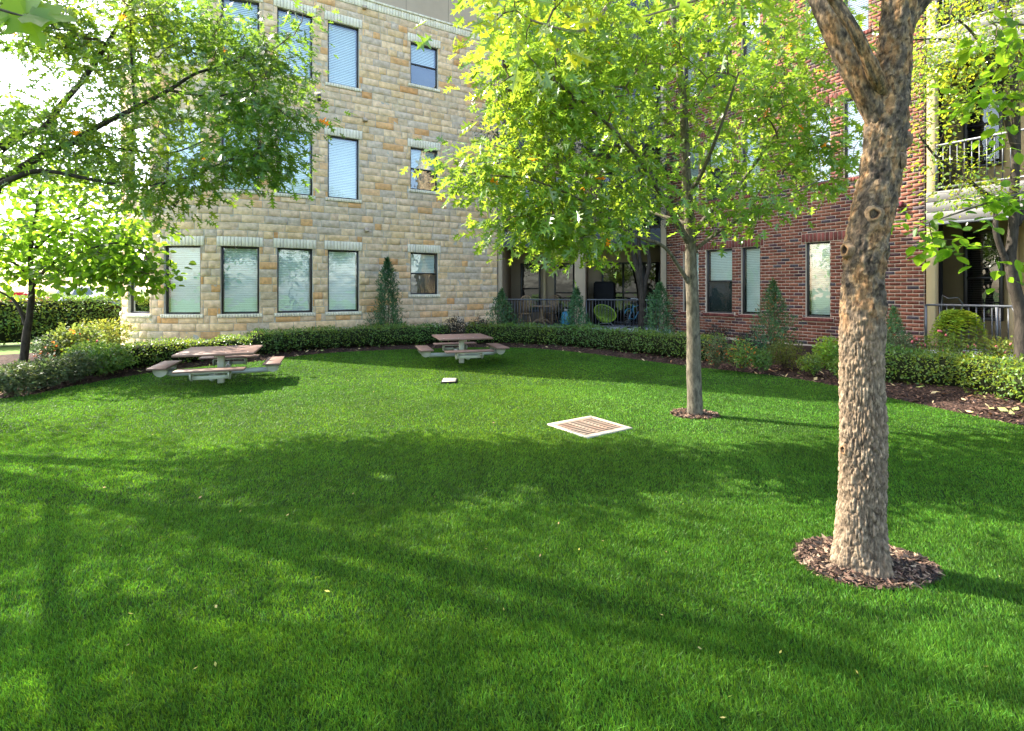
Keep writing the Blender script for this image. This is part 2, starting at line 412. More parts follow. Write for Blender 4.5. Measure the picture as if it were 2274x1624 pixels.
# ---- windows (frame > pane, blind, screen, lintel, sill), one per storey copied upwards
def frame_at(path, s0, s1, off):
    a, b = path.W(s0, 0, off), path.W(s1, 0, off); ex = (b-a); L = np.linalg.norm(ex); ex /= L
    n = np.array((ex[1], -ex[0], 0));
    if np.dot(n, path.at((s0+s1)/2)[2].tolist()+[0]) < 0: n = -n
    return a, ex, n, L
EZ = np.array((0, 0, 1.0))
def rbox(mb, o, ex, n, x0, x1, y0, y1, z0, z1, t=None, bev=0):      # x along the wall, y outward
    c = o+ex*(x0+x1)/2+n*(y0+y1)/2+EZ*((z0+z1)/2-o[2]); mb.obox(c, ex, n, EZ, abs(x1-x0)/2, abs(y1-y0)/2, abs(z1-z0)/2, t, bev)
def window(path, o, mat_trim, parent=bld, lh=.265, sh=.105, ex_=.10, glass='glass', lintel=True, blind_h=1.0, depth=.10, dark=False, spacing=.05):
    s0, s1, z0, z1, kind, k = o
    org, ex, n, L = frame_at(path, s0, s1, -depth)
    f = MB(); fw = .042
    for (x0, x1, a, b) in ((0, fw, z0, z1), (L-fw, L, z0, z1), (fw, L-fw, z0, z0+fw), (fw, L-fw, z1-fw, z1)): rbox(f, org, ex, n, x0, x1, -.05, .03, a, b, bev=.004)
    if kind == 'hung': zm = (z0+z1)/2; rbox(f, org, ex, n, fw, L-fw, -.045, .02, zm-.025, zm+.025, bev=.003)
    fo = f.build('window', M['bronze'], parent)
    g = MB()
    g.quad(org+ex*fw+n*0+EZ*(z0+fw), org+ex*(L-fw)+EZ*(z0+fw), org+ex*(L-fw)+EZ*(z1-fw), org+ex*fw+EZ*(z1-fw)); g.build('pane', M[glass], fo)
    if not dark:
        b = MB(); zt = z1-fw; zb = z1-(z1-z0)*blind_h+.03; nsl = int((zt-zb)/spacing); bt = random.uniform(.88, 1.05)
        for i in range(nsl):
            zz = zt-i*spacing-.01; tt = random.uniform(.96, 1.03)*bt
            p0 = org+ex*(fw+.01)-n*.085; p1 = org+ex*(L-fw-.01)-n*.085
            b.quad(p0+EZ*(zz-spacing*.93)+n*.012, p1+EZ*(zz-spacing*.93)+n*.012, p1+EZ*zz-n*.012, p0+EZ*zz-n*.012, (tt, tt, tt))
        b.build('blind', M['blind'], fo)
    if kind == 'hung':
        s_ = MB(); rbox(s_, org, ex, n, fw, L-fw, -.028, -.024, z0+fw, (z0+z1)/2-.02); s_.build('insect_screen', SCREEN, fo)
    if lintel:
        l_ = MB(); soldier(l_, path, s0-ex_, s1+ex_, z1+.002, z1+lh, .012 if mat_trim != 'cream' else .022, tintj=.07 if mat_trim == 'cream' else .25); l_.build('lintel', M[mat_trim] if mat_trim == 'cream' else LINT, fo)
    l_ = MB(); soldier(l_, path, s0-ex_*.8, s1+ex_*.8, z0-sh, z0-.003, .045, w=.075, tintj=.06 if mat_trim == 'cream' else .25, g=.006); l_.build('sill', M[mat_trim] if mat_trim == 'cream' else LINT, fo)
    return fo
# see-through screen
SCREEN = bpy.data.materials.new('insect screen mesh'); SCREEN.use_nodes = True
_t = SCREEN.node_tree; _b = _t.nodes['Principled BSDF']; _b.inputs['Base Color'].default_value = (.05, .06, .075, 1); _b.inputs['Roughness'].default_value = .8
_tr = _t.nodes.new('ShaderNodeBsdfTransparent'); _ms = _t.nodes.new('ShaderNodeMixShader'); _ms.inputs[0].default_value = .68
_t.links.new(_tr.outputs[0], _ms.inputs[1]); _t.links.new(_b.outputs[0], _ms.inputs[2]); _t.links.new(_ms.outputs[0], _t.nodes['Material Output'].inputs[0])
LINT = mat('brick soldier', (.15, .046, .036), .85, .2, tint=True, noise_amt=.2, noise_scale=25)
base_w = {}
for o in st_open:
    if o[5] == 0: base_w[('s', round(o[0], 3))] = window(STONE, o, 'cream')
for o in br_open:
    if o[5] == 0: base_w[('b', round(o[0], 3))] = window(BRICK, o, 'brick', lintel=False)
# brick lintels run over grouped windows
LG = [(br_open[0], br_open[2]), (br_open[3], br_open[4])]
lint0 = []
for (a, b) in LG:
    s0, s1 = min(a[0], b[0])-.11, max(a[1], b[1])+.11
    l_ = MB(); soldier(l_, BRICK, s0, s1, 2.847, 3.08, .010, w=.098, tintj=.3, g=.0085); lint0.append(l_.build('lintel', LINT, bld))
for (kk, s_), w0 in list(base_w.items()):
    for k in range(1, 3 if kk == 's' else 3):
        c = copy_tree(w0, bld); c.location.z = ST*k
for l in lint0:
    for k in (1, 2): c = copy_tree(l, bld); c.location.z = ST*k
br_open = [o for o in br_open if o[5] < 3]

# ---- brick wing: every brick modelled
BR = [((.172, .058, .035), 7), ((.140, .046, .030), 5), ((.20, .077, .046), 4), ((.075, .038, .040), 2.2), ((.06, .045, .052), 1.3)]
bwt = np.array([x[1] for x in BR]); bwt = bwt/bwt.sum()
def bricks(path, s0, s1, z0, z1, rects, name, parent):
    pitch = ST/41; L = .232; V = []; T = []; n = 0; z = z0; r = 0
    while z < z1-.01:
        cells = []; s = s0-(L/2 if r % 2 else 0)
        while s < s1: cells.append((max(s, s0), min(s+L, s1), z, z+pitch, 0)); s += L
        for (a, b, c, d, _) in subtract(cells, rects):
            if b-a < .03 or d-c < .025: continue
            g = .0062; col = np.array(BR[rng.choice(len(BR), p=bwt)][0])*random.uniform(.8, 1.2); pr = random.uniform(-.0015, .0015)
            for (x, zz) in ((a+g, c+g), (b-g, c+g), (b-g, d-g), (a+g, d-g)):
                V.append(path.W(x, zz, pr)); V.append(path.W(x, zz, -.012)); T += [col, col]
        z += pitch; r += 1
    V = np.array(V); k = len(V)//8; i = np.arange(k)[:, None]*8
    Fq = np.concatenate([i+np.array(f) for f in ((0, 2, 4, 6), (0, 1, 3, 2), (2, 3, 5, 4), (4, 5, 7, 6), (6, 7, 1, 0))])
    return mesh_np(name, V, [Fq], M['brick'], parent, tint=np.array(T))
rects = []
for o in br_open: rects += [(o[0], o[1], o[2], o[3]), (o[0]-.08, o[1]+.08, o[2]-.105, o[2])]
for k in range(3):
    for (a, b) in LG: rects.append((min(a[0], b[0])-.11, max(a[1], b[1])+.11, 2.845+ST*k, 3.08+ST*k))
bw = bricks(BRICK, 0, 7.17, .22, 10.6, rects, 'brick_wall', bld)
mb = MB(); wall_backing(BRICK, 0, 7.17, -.2, 10.6, br_open, -.006, mb); mb.build('mortar', M['bmortar'], bw)
# brick return at the near end, facing the balconies
NE = BRICK.W(7.17, 0, 0)[:2]
RET = Path([NE, NE+np.array((.8455, .534))*.25], -1); RET.o = 1 if np.dot(RET.at(.1)[2], d_br) > 0 else 1
if np.dot(RET.at(.1)[2], d_br) < 0: RET.o = -RET.o
r_ = bricks(RET, .012, .24, .22, 10.6, [], 'brick_return', bld)
mb = MB(); wall_backing(RET, 0.006, .25, -.2, 10.6, [], -.006, mb); mb.build('mortar', M['bmortar'], r_)
mb = MB()                                   # grey concrete footing under the bricks
a, b = BRICK.W(0, 0, -.03), BRICK.W(7.17, 0, -.03); exb = np.array((*d_br, 0.0)); nb = np.array((*BRICK.at(1)[2], 0.0))
rbox(mb, BRICK.W(0, 0, 0), exb, nb, 0, 7.17, -.1, -.02, -.2, .205); mb.build('footing', M['concrete'], bld)
mb = MB(); rbox(mb, BRICK.W(0, 0, 0), exb, nb, 0, 7.17, -.2, -.03, 10.6, 14.0); mb.build('stucco_storey', M['stucco'], bld)

# ---- recessed patio corner between the wings
ch = (C1-C0)/np.linalg.norm(C1-C0); exc = np.array((ch[0], ch[1], 0)); nc = np.array((ch[1], -ch[0], 0)); 
if np.dot(nc[:2], -C0) < 0: nc = -nc
LC = np.linalg.norm(C1-C0); oc = np.array((C0[0], C0[1], 0.0)); DP = 2.1
def cb(mb, x0, x1, y0, y1, z0, z1, t=None, bev=0): rbox(mb, oc, exc, nc, x0, x1, y0, y1, z0, z1, t, bev)
def lc(u):                                   # position along the patio front of a picture column
    for t in np.linspace(0, LC, 4000):
        q = oc+exc*t
        if CU+F*q[0]/q[1] >= u: return float(t)
    return LC
xm0, xm1 = lc(1275), lc(1299)
mb = MB(); cb(mb, -.3, LC+.3, -DP-.3, .12, .05, .30, bev=.01); mb.build('patio_slab', M['concrete'], bld)
mb = MB()
cb(mb, .01, .16, -.22, -.02, .3, 13.9, bev=.01); cb(mb, xm0, xm1, -.36, -.02, .3, 13.9, bev=.01); cb(mb, LC-.19, LC-.01, -.22, -.02, .3, 13.9, bev=.01)
mb.build('column', M['stucco'], bld)
mb = MB(); cb(mb, xm0+.06, xm1-.06, -DP, -.361, .3, 13.9)
cb(mb, -.4, LC+.4, -DP-.3, -DP, -.1, 14.0); cb(mb, .0, .01, -DP, -.2, .0, 14.0); cb(mb, LC-.01, LC, -DP, -.2, .0, 14.0); mb.build('recess_wall', M['stucco'], bld)
for k in range(1, 4):
    zf = .27+ST*k
    for (xa, xb, fa, fb) in ((.161, xm0-.001, .012, xm0+.05), (xm1+.001, LC-.191, xm1-.05, LC-.012)):
        fas = MB(); cb(fas, xa, xb, -.1, -.03, zf-.55, zf, bev=.01); fas.build('balcony_fascia', M['fascia'], bld)
        mb = MB(); cb(mb, fa, fb, -DP+.002, -.101, zf-.28, zf); mb.build('balcony_floor', M['stucco2'], bld)
def railing(name, o, ex, n, x0, x1, y, zf, h=1.0, sp=.105, parent=bld, mt='rail', posts=()):
    m = MB(); rbox(m, o, ex, n, x0, x1, y-.025, y+.025, zf+h-.045, zf+h, bev=.006); rbox(m, o, ex, n, x0, x1, y-.018, y+.018, zf+.055, zf+.09)
    k = max(2, int(round((x1-x0)/sp))); 
    for i in range(1, k):
        x = x0+(x1-x0)*i/k; rbox(m, o, ex, n, x-.009, x+.009, y-.009, y+.009, zf+.09, zf+h-.045)
    for x in (x0, x1)+tuple(posts): rbox(m, o, ex, n, x-.022, x+.022, y-.022, y+.022, zf, zf+h-.046)
    return m.build(name, M[mt], parent)
for k in range(4):
    railing('railing', oc, exc, nc, .19, xm0-.03, -.10, .30+(ST*k-.03 if k else 0)); railing('railing', oc, exc, nc, xm1+.03, LC-.22, -.10, .30+(ST*k-.03 if k else 0))
# patio windows and doors on the recess wall
def patio_window(x0, x1, z0, z1, mull=(), rails=(), o=oc, ex=exc, n=nc, y=-DP, blind=None, glass='dglass', name='window', fmat='bronze', fw=.06):
    f = MB()
    for (a, b, c, d) in ((x0, x0+fw, z0, z1), (x1-fw, x1, z0, z1), (x0+fw, x1-fw, z0, z0+fw), (x0+fw, x1-fw, z1-fw, z1)): rbox(f, o, ex, n, a, b, y+.003, y+.09, c, d, bev=.005)
    for m_ in mull: rbox(f, o, ex, n, m_-.035, m_+.035, y+.003, y+.085, z0+fw, z1-fw)
    for r__ in rails: rbox(f, o, ex, n, x0+fw, x1-fw, y+.003, y+.08, r__-.025, r__+.025)
    fo = f.build(name, M[fmat], bld)
    g = MB(); g.quad(*[o+ex*a+n*(y+.05)+EZ*b for a, b in ((x0+fw, z0+fw), (x1-fw, z0+fw), (x1-fw, z1-fw), (x0+fw, z1-fw))]); g.build('pane', M[glass], fo)
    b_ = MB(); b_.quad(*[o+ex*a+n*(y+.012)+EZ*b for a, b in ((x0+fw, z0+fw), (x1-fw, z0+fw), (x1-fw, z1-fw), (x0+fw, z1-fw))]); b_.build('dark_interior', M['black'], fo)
    if blind:
        b = MB(); zz = z1-fw-.01
        while zz > z1-(z1-z0)*blind[0]:
            t = blind[1]; b.quad(*[o+ex*a+n*(y+yy)+EZ*q for a, q, yy in ((x0+fw+.01, zz-.034, .04), (x1-fw-.01, zz-.034, .04), (x1-fw-.01, zz, .03), (x0+fw+.01, zz, .03))], (t, t, t)); zz -= .05
        b.build('blind', M['blind'], fo)
    return fo
pw = [patio_window(.42, 1.2, .75, 2.65, rails=(1.66,), blind=(1, .35), y=-DP), patio_window(1.75, xm0-.05, .33, 2.65, mull=(2.5,), rails=(1.5,)),
      patio_window(xm1+.45, xm1+2.05, .33, 2.65, mull=(xm1+1.25,), rails=(1.5,)), patio_window(LC-.75, LC-.1, .6, 2.65, blind=(1, .14))]
mb = MB(); cb(mb, 1.32, 1.42, -DP+.003, -DP+.16, .3, 2.9); mb.build('pilaster', M['stucco2'], bld)
for k in (1, 2, 3):
    for p_ in pw: c = copy_tree(p_, bld); c.location.z = ST*k-.0

# ---- right-hand balcony bay past the brick end (front in line with the brick face)
ob = np.array((NE[0], NE[1], 0.0)); bx0, bx1, BD = .02, 4.6, 1.5
def bb(mb, x0, x1, y0, y1, z0, z1, t=None, bev=0): rbox(mb, ob, exb, nb, x0, x1, y0, y1, z0, z1, t, bev)
mb = MB(); bb(mb, bx0-.3, bx1, -BD-.3, -.02, .05, .33, bev=.01); mb.build('patio_slab', M['concrete'], bld)
mb = MB(); bb(mb, bx0, bx0+.17, -.20, -.03, .33, 13.9, bev=.01); bb(mb, bx1-.2, bx1, -.2, -.03, .33, 13.9, bev=.01); bb(mb, 1.02, 1.16, -BD+.001, -BD+.14, .33, 3.2, bev=.008); mb.build('column', M['stucco2'], bld)
mb = MB(); bb(mb, bx0-.3, bx1+2, -BD-.25, -BD, -.1, 14.0); bb(mb, bx1, bx1+1.6, -BD, -.03, -.1, 14.0)
mb.build('recess_wall', M['stucco2'], bld)
for k in range(1, 4):
    zf = .33+ST*k
    mb = MB(); bb(mb, bx0+.01, bx1-.01, -.09, -.03, zf-.66, zf-.004)
    for j in range(3): bb(mb, bx0+.005, bx1, -.10, -.02+.004*j, zf-.66+.22*j, zf-.66+.22*(j+1)-.006, bev=.004)
    mb.build('balcony_fascia', M['siding'], bld)
    mb = MB(); bb(mb, bx0-.2, bx1, -BD+.002, -.101, zf-.3, zf); mb.build('balcony_floor', M['stucco2'], bld)
    mb = MB(); bb(mb, bx0+.005, bx1, -.16, -.005, zf-.72, zf-.665); mb.build('beam_trim', M['fascia'], bld)
railing('railing', ob, exb, nb, bx0+.0, 2.35, -.04, .33, sp=.12, posts=(1.2,)); 
for k in (1, 2, 3): railing('railing', ob, exb, nb, bx0+.18, bx1-.2, -.06, .33+ST*k, sp=.12, mt='rail')
pb = [patio_window(.24, .92, .95, 2.95, rails=(1.9,), o=ob, ex=exb, n=nb, y=-BD, blind=(1, .3)),
      patio_window(1.35, 3.0, .34, 3.0, mull=(), rails=(2.46,), o=ob, ex=exb, n=nb, y=-BD, name='door', fw=.09),
      patio_window(3.2, 4.2, .9, 3.0, o=ob, ex=exb, n=nb, y=-BD, blind=(1, .8))]
mb = MB(); zz = 2.3
while zz > .95:
    mb.quad(*[ob+exb*a+nb*(-BD+yy)+EZ*q for a, q, yy in ((1.6, zz-.022, .075), (2.75, zz-.022, .075), (2.75, zz, .06), (1.6, zz, .06))], (.75, .74, .68)); zz -= .055
mb.build('blind', M['blind'], pb[1])
for k in (1, 2):
    for p_ in pb: c = copy_tree(p_, bld); c.location.z = ST*k
# ---- solid core and roof so that the sun is blocked as by a real building
foot = [STONE.W(s, 0, -.3)[:2] for s in np.linspace(.3, STONE.l[-1]-.3, 40)][::-1]
q1 = (oc-nc*(DP+.2))[:2]; q2 = (oc+exc*LC-nc*(DP+.2))[:2]
foot += [q1, q2, BRICK.W(.5, 0, -.35)[:2], BRICK.W(7.0, 0, -.35)[:2], (ob-nb*(BD+.2)-exb*.17)[:2], (ob-nb*(BD+.2)+exb*8)[:2], (ob-nb*10+exb*8)[:2], (C1[0]+9, C1[1]+12), (C0[0]-9, C0[1]+13)]
def prism(mb, poly, z0, z1):
    n = len(poly); V = [(p[0], p[1], z0) for p in poly]+[(p[0], p[1], z1) for p in poly]
    mb.add(V, [(i, (i+1) % n, n+(i+1) % n, n+i) for i in range(n)]+[tuple(range(n-1, -1, -1)), tuple(range(n, 2*n))])
mb = MB(); prism(mb, foot, -.1, 14.05); mb.build('inner_core', M['black'], bld)
foot2 = [STONE.W(s, 0, .3)[:2] for s in np.linspace(0, STONE.l[-1]-.1, 40)][::-1]+[C1+np.array((.0, .0)), (BRICK.W(0, 0, .3))[:2], (BRICK.W(7.2, 0, .3))[:2], (ob+nb*.3+exb*8)[:2], (ob-nb*10+exb*8)[:2], (C1[0]+9, C1[1]+12), (C0[0]-9, C0[1]+13)]
mb = MB(); prism(mb, foot2, 14.06, 14.35); mb.build('roof', M['stucco'], bld)
# fixtures: lamp and vents
def wall_fix(path, u, v, kind):
    s_ = path.s_of_u(u); q = path.W(s_, 0, 0); z = EYE-(v-HV)/F*q[1]; o_ = path.W(s_, 0, 0); _, d, n = path.at(s_); ex = np.array((*d, 0.)); nn = np.array((*n, 0.))
    if kind == 'lamp':
        m = MB(); m.tube([o_+nn*.11+EZ*(z-.1), o_+nn*.11+EZ*(z+.1)], .05, 14); m.obox(o_+nn*.035+EZ*z, ex, nn, EZ, .035, .035, .05); m.build('wall_lamp', M['darkmetal'], bld)
    else:
        m = MB(); a = .06
        P = [o_+ex*sx*a+nn*y+EZ*(z+zz) for sx in (-1, 1) for (y, zz) in ((.0, .06), (.05, .06), (.13, -.03), (.13, -.06), (0, -.06))]
        m.add(P, [(0, 1, 2, 3, 4), (9, 8, 7, 6, 5), (0, 5, 6, 1), (1, 6, 7, 2), (2, 7, 8, 3), (3, 8, 9, 4), (4, 9, 5, 0)]); m.build('vent_hood', M['stucco' if kind == 'vent' else 'maroon'], bld)
wall_fix(STONE, 707, 220, 'lamp'); wall_fix(STONE, 810, 267, 'vent'); wall_fix(STONE, 813, 511, 'vent'); wall_fix(STONE, 808, 18, 'vent')
wall_fix(BRICK, 1490, 470, 'mv'); wall_fix(BRICK, 1502, 468, 'mv'); wall_fix(BRICK, 1998, 455, 'mv')
# ================================================================== GROUND
EDGE_UV = [(0, 889), (98, 872), (195, 851.6), (332, 828), (440, 815), (566, 804.7), (664, 790), (770, 781.5), (888, 777), (1000, 773), (1123, 771.5), (1189, 774.5), (1300, 784), (1433, 802), (1521, 813),
           (1600, 822), (1700, 832.5), (1845, 854), (1962, 882), (2100, 911), (2210, 934.6), (2273, 947)]
edge = [GR(u, v)[:2] for u, v in EDGE_UV]
edge = [np.array(p) for p in [(-9.5, -3), (-10.3, 0), (-10.2, 4), (-9.2, 6.6)]]+edge+[np.array(p) for p in [(7.0, 5.3), (7.9, 3.3), (8.2, 0), (7.6, -3)]]
def smooth(P, it=2, sub=4):
    P = np.array(P); out = []
    for i in range(len(P)-1):
        p0, p1, p2, p3 = P[max(i-1, 0)], P[i], P[i+1], P[min(i+2, len(P)-1)]
        for k in range(sub):
            t = k/sub; out.append(.5*((2*p1)+(-p0+p2)*t+(2*p0-5*p1+4*p2-p3)*t*t+(-p0+3*p1-3*p2+p3)*t**3))
    out.append(P[-1]); out = np.array(out)
    for _ in range(it): out[1:-1] = (out[:-2]+2*out[1:-1]+out[2:])/4
    return out
EDG = smooth(edge, 6)
tn = np.gradient(EDG, axis=0); tn /= np.linalg.norm(tn, axis=1)[:, None]
for _ in range(12): tn[1:-1] = (tn[:-2]+2*tn[1:-1]+tn[2:])/4
tn /= np.linalg.norm(tn, axis=1)[:, None]
NOUT = np.stack([-tn[:, 1], tn[:, 0]], 1)                 # away from the lawn
if np.dot(NOUT[len(NOUT)//2], (0, 1)) < 0: NOUT = -NOUT
def off_edge(d): return EDG+NOUT*d
# lawn sheet
n = len(EDG); V = [(0, 2, 0.0)]+[(p[0], p[1], 0.0) for p in EDG]
lawn = mesh_np('lawn', V, [(0, i+1, i+2) for i in range(n-1)]+[(0, n, 1)], M['turf']); tag(lawn, 'oval of clipped green lawn', '', kind='structure')
# planting bed ring
ds = [(-.0, -.012), (.06, -.03), (.3, .02), (.8, .06), (1.4, .12), (2.0, .17), (3.0, .2), (4.2, .2)]
V = []
for d, z in ds:
    P = off_edge(d); nz = np.array([noise.noise(Vector((p[0]*2, p[1]*2, d)))*.03 for p in P])*(0 if d < .1 else 1)
    V.append(np.column_stack([P, np.full(len(P), z)+nz]))
V = np.concatenate(V); Fq = [(j*n+i, j*n+i+1, (j+1)*n+i+1, (j+1)*n+i) for j in range(len(ds)-1) for i in range(n-1)]
bed = mesh_np('planting_bed', V, Fq, M['mulch'], smooth=True); tag(bed, '', '', kind='structure')
def bedz(d): return float(np.interp(d, [x[0] for x in ds], [x[1] for x in ds]))
mb = MB(); mb.quad((-400, -60, -.06), (400, -60, -.06), (400, 28, -.06), (-400, 28, -.06)); mb.quad((-400, 28, -.06), (400, 28, -.06), (400, 70, -.06), (-400, 70, -.06)); mb.quad((-400, 70, -.06), (400, 70, -.06), (400, 900, -.06), (-400, 900, -.06))
gr = mb.build('ground', M['field']); tag(gr, '', '', kind='structure')
mb = MB(); mb.quad((-90, 24, -.05), (-12.5, 24, -.05), (-12.5, 62, -.05), (-90, 62, -.05)); mb.build('parking_lot', M['asphalt']); tag(bpy.data.objects['parking_lot'], '', '', kind='structure')

def in_lawn(P):
    Q = EDG; res = np.zeros(len(P), bool); x, y = P[:, 0], P[:, 1]
    j = len(Q)-1
    for i in range(len(Q)):
        c = ((Q[i, 1] > y) != (Q[j, 1] > y)); xi = (Q[j, 0]-Q[i, 0])*(y-Q[i, 1])/((Q[j, 1]-Q[i, 1]) if Q[j, 1] != Q[i, 1] else 1e-9)+Q[i, 0]
        res ^= c & (x < xi); j = i
    return res
# things set in the lawn
T1B = GR(1915, 1258); T2B = GR(1543, 922)
HOLES = [(T1B[0]+.03, T1B[1]+.04, .385, .285), (T2B[0], T2B[1]+.04, .30, .28)]
gc = [GR(1213.6, 944.5), GR(1318, 925), GR(1398.5, 952.6), GR(1302, 975.3)]; gcen = sum(gc)/4; GRZ = math.atan2(.57, .82)
vb = GR(997.5, 848)
def keep(P):
    k = in_lawn(P)
    for (x, y, a, b) in HOLES:
        th = np.arctan2(P[:, 1]-y, P[:, 0]-x); k &= (((P[:, 0]-x)/a)**2+((P[:, 1]-y)/b)**2) > 1+.12*np.sin(3*th+x)+.06*np.sin(7*th)
    c, s = math.cos(-GRZ), math.sin(-GRZ); dx, dy = P[:, 0]-gcen[0], P[:, 1]-gcen[1]; u_, v_ = dx*c-dy*s, dx*s+dy*c
    k &= ~((np.abs(u_) < .37) & (np.abs(v_) < .37))
    k &= ~((np.abs(P[:, 0]-vb[0]) < .13) & (np.abs(P[:, 1]-vb[1]) < .19))
    return k
# ---- grass blades
def pnoise(P, s, seed=0):
    rs = np.random.default_rng(seed); out = np.zeros(len(P))
    for k in range(14):
        a = rs.uniform(0, 2*math.pi); f = s*rs.uniform(.5, 2.2); out += np.sin((P[:, 0]*math.cos(a)+P[:, 1]*math.sin(a))*f+rs.uniform(0, 6.28)+1.3*np.sin(P[:, 0]*f*.6+k)+1.1*np.sin(P[:, 1]*f*.5+2*k))
    return out/math.sqrt(14)
bands = [(1.3, 2.6, 34000, .0028, .024), (2.6, 4.0, 18000, .0038, .022), (4.0, 6.0, 9500, .005, .020), (6.0, 9.0, 4500, .0075, .018), (9.0, 16.5, 2000, .011, .017)]
PP = []; WW = []; HH = []
for (y0, y1, dens, bw_, bh) in bands:
    xm = min(y1*1.12+.6, 11); nn_ = int(dens*(y1-y0)*2*xm); P = np.column_stack([rng.uniform(-xm, xm, nn_), rng.uniform(y0, y1, nn_)])
    P = P[np.abs(P[:, 0]) < P[:, 1]*1.05+.7]; P = P[keep(P)]; PP.append(P); WW.append(np.full(len(P), bw_)); HH.append(np.full(len(P), bh))
nn_ = 30000; P = np.column_stack([rng.uniform(-10, 8, nn_), rng.uniform(-3, 6, nn_)]); P = P[(np.abs(P[:, 0]) > P[:, 1]*1.05+.7) | (P[:, 1] < 1.3)]; P = P[keep(P)]; PP.append(P); WW.append(np.full(len(P), .012)); HH.append(np.full(len(P), .035))
P = np.concatenate(PP); W_ = np.concatenate(WW)*rng.uniform(.7, 1.3, len(P)); H_ = np.concatenate(HH)*rng.uniform(.55, 1.25, len(P)); N = len(P)
th = rng.uniform(0, 2*math.pi, N); ln = rng.normal(0, .5, N); la = rng.uniform(0, 2*math.pi, N)
lean = np.column_stack([np.cos(la)*ln*H_+.15*H_*pnoise(P, .8, 5), np.sin(la)*ln*H_+.25*H_*pnoise(P, .7, 6), H_])
sx = np.column_stack([np.cos(th)*W_/2, np.sin(th)*W_/2, np.zeros(N)]); b0 = np.column_stack([P, np.zeros(N)])
V = np.stack([b0-sx, b0+sx, b0+lean*.55+sx*.8, b0+lean*np.array((1.3, 1.3, .95)), b0+lean*.55-sx*.8], 1).reshape(-1, 3)
i5 = np.arange(N)[:, None]*5
lum = (1+.13*pnoise(P, 1.1, 1)+.09*pnoise(P, 4, 2)+.10*pnoise(P, 16, 8))*rng.uniform(.45, 1.6, N); yel = np.clip(.4+.16*pnoise(P, .9, 3)+rng.normal(0, .25, N), 0, 1.4)
col = np.column_stack([(.75+.55*yel)*lum, lum, (1.1-.45*yel)*lum]); straw = rng.random(N) < .002; col[straw] = (3, 1.6, 3)
T = np.repeat(col, 5, axis=0)
M['grass'] = leafmat('grass blades', (.060, .150, .014), (.14, .28, .014), rough=.5, spec=.15, mix=.35)
gz = mesh_np('grass', V, [i5+np.array((0, 1, 2, 4)), i5+np.array((4, 2, 3))], M['grass'], tint=T); tag(gz, 'short clipped bright green grass covering the oval lawn', 'grass', kind='stuff')

# ---- mulch chips and fallen leaves
def chips(name, P3, size, cols, m, label, cat, flat=.35, kind='stuff'):
    N = len(P3); th = rng.uniform(0, 6.28, N); L = size*rng.uniform(.5, 1.5, N); Wd = L*rng.uniform(.2, .6, N)
    ax = np.column_stack([np.cos(th), np.sin(th), rng.normal(0, flat, N)]); sd_ = np.column_stack([-np.sin(th), np.cos(th), rng.normal(0, flat, N)])
    c = np.asarray(P3); V = np.stack([c-ax*L[:, None]/2, c+sd_*Wd[:, None]/2, c+ax*L[:, None]/2, c-sd_*Wd[:, None]/2], 1).reshape(-1, 3)
    cc = np.array(cols)[rng.integers(0, len(cols), N)]*rng.uniform(.7, 1.3, (N, 1))
    o = mesh_np(name, V, [np.arange(N)[:, None]*4+np.arange(4)], m, tint=np.repeat(cc, 4, axis=0)); tag(o, label, cat, kind=kind); return o
CH = leafmat('bark chips', (1, 1, 1), (1, 1, 1), .8, .2, .08)
# bed chips
pts_ = []
idx = rng.integers(0, n-1, 60000); tt = rng.random(60000); dd = rng.uniform(.01, 2.6, 60000)**1.0
Pb = EDG[idx]*(1-tt)[:, None]+EDG[idx+1]*tt[:, None]+NOUT[idx]*dd[:, None]
vis = (Pb[:, 1] > 1) & (np.abs(Pb[:, 0]) < Pb[:, 1]*1.1+.5); Pb = Pb[vis]; dd = dd[vis]
zb = np.interp(dd, [x[0] for x in ds], [x[1] for x in ds])
chips('mulch_chips', np.column_stack([Pb, zb+.012]), .05, [(.03, .018, .014), (.055, .032, .024), (.10, .055, .038), (.022, .016, .016), (.17, .10, .07)], CH, 'dark brown bark chips covering the planting bed', 'mulch')
k = rng.random(len(Pb)) < .02; k &= (dd < 1.0)
chips('fallen_leaves', np.column_stack([Pb[k], zb[k]+.03]), .09, [(.42, .30, .14), (.5, .38, .2), (.34, .18, .09), (.3, .32, .1)], CH, 'dry tan leaves scattered on the mulch along the lawn edge', 'leaves')
for i_, (x, y, a, b) in enumerate(HOLES):
    N = 5200 if i_ == 0 else 1800; r_ = np.sqrt(rng.random(N)); t_ = rng.uniform(0, 6.28, N); rr = r_*(1+.04*np.sin(3*t_+x))
    P3 = np.column_stack([x+a*1.02*rr*np.cos(t_), y+b*1.02*rr*np.sin(t_), .004+.03*(1-r_)+rng.uniform(0, .012, N)])
    mb = MB(); K = 40; mb.add([(x, y, .028)]+[(x+a*1.06*(1+.05*math.sin(3*q*6.283/K+x))*math.cos(q*6.283/K), y+b*1.06*(1+.05*math.sin(3*q*6.283/K+x))*math.sin(q*6.283/K), .004) for q in range(K)], [(0, 1+q, 1+(q+1) % K) for q in range(K)])
    ms = mb.build('mulch_ring', M['mulch']); tag(ms, '', '', kind='structure')
    chips('mulch_chips', P3, .042 if i_ == 0 else .05, [(.03, .02, .016), (.06, .036, .026), (.12, .07, .05), (.022, .018, .018), (.20, .12, .085), (.30, .21, .14)], CH, ['coarse bark chips in the ring around the thick near trunk', 'pale bark chips in the ring around the slim middle trunk'][i_], 'mulch')
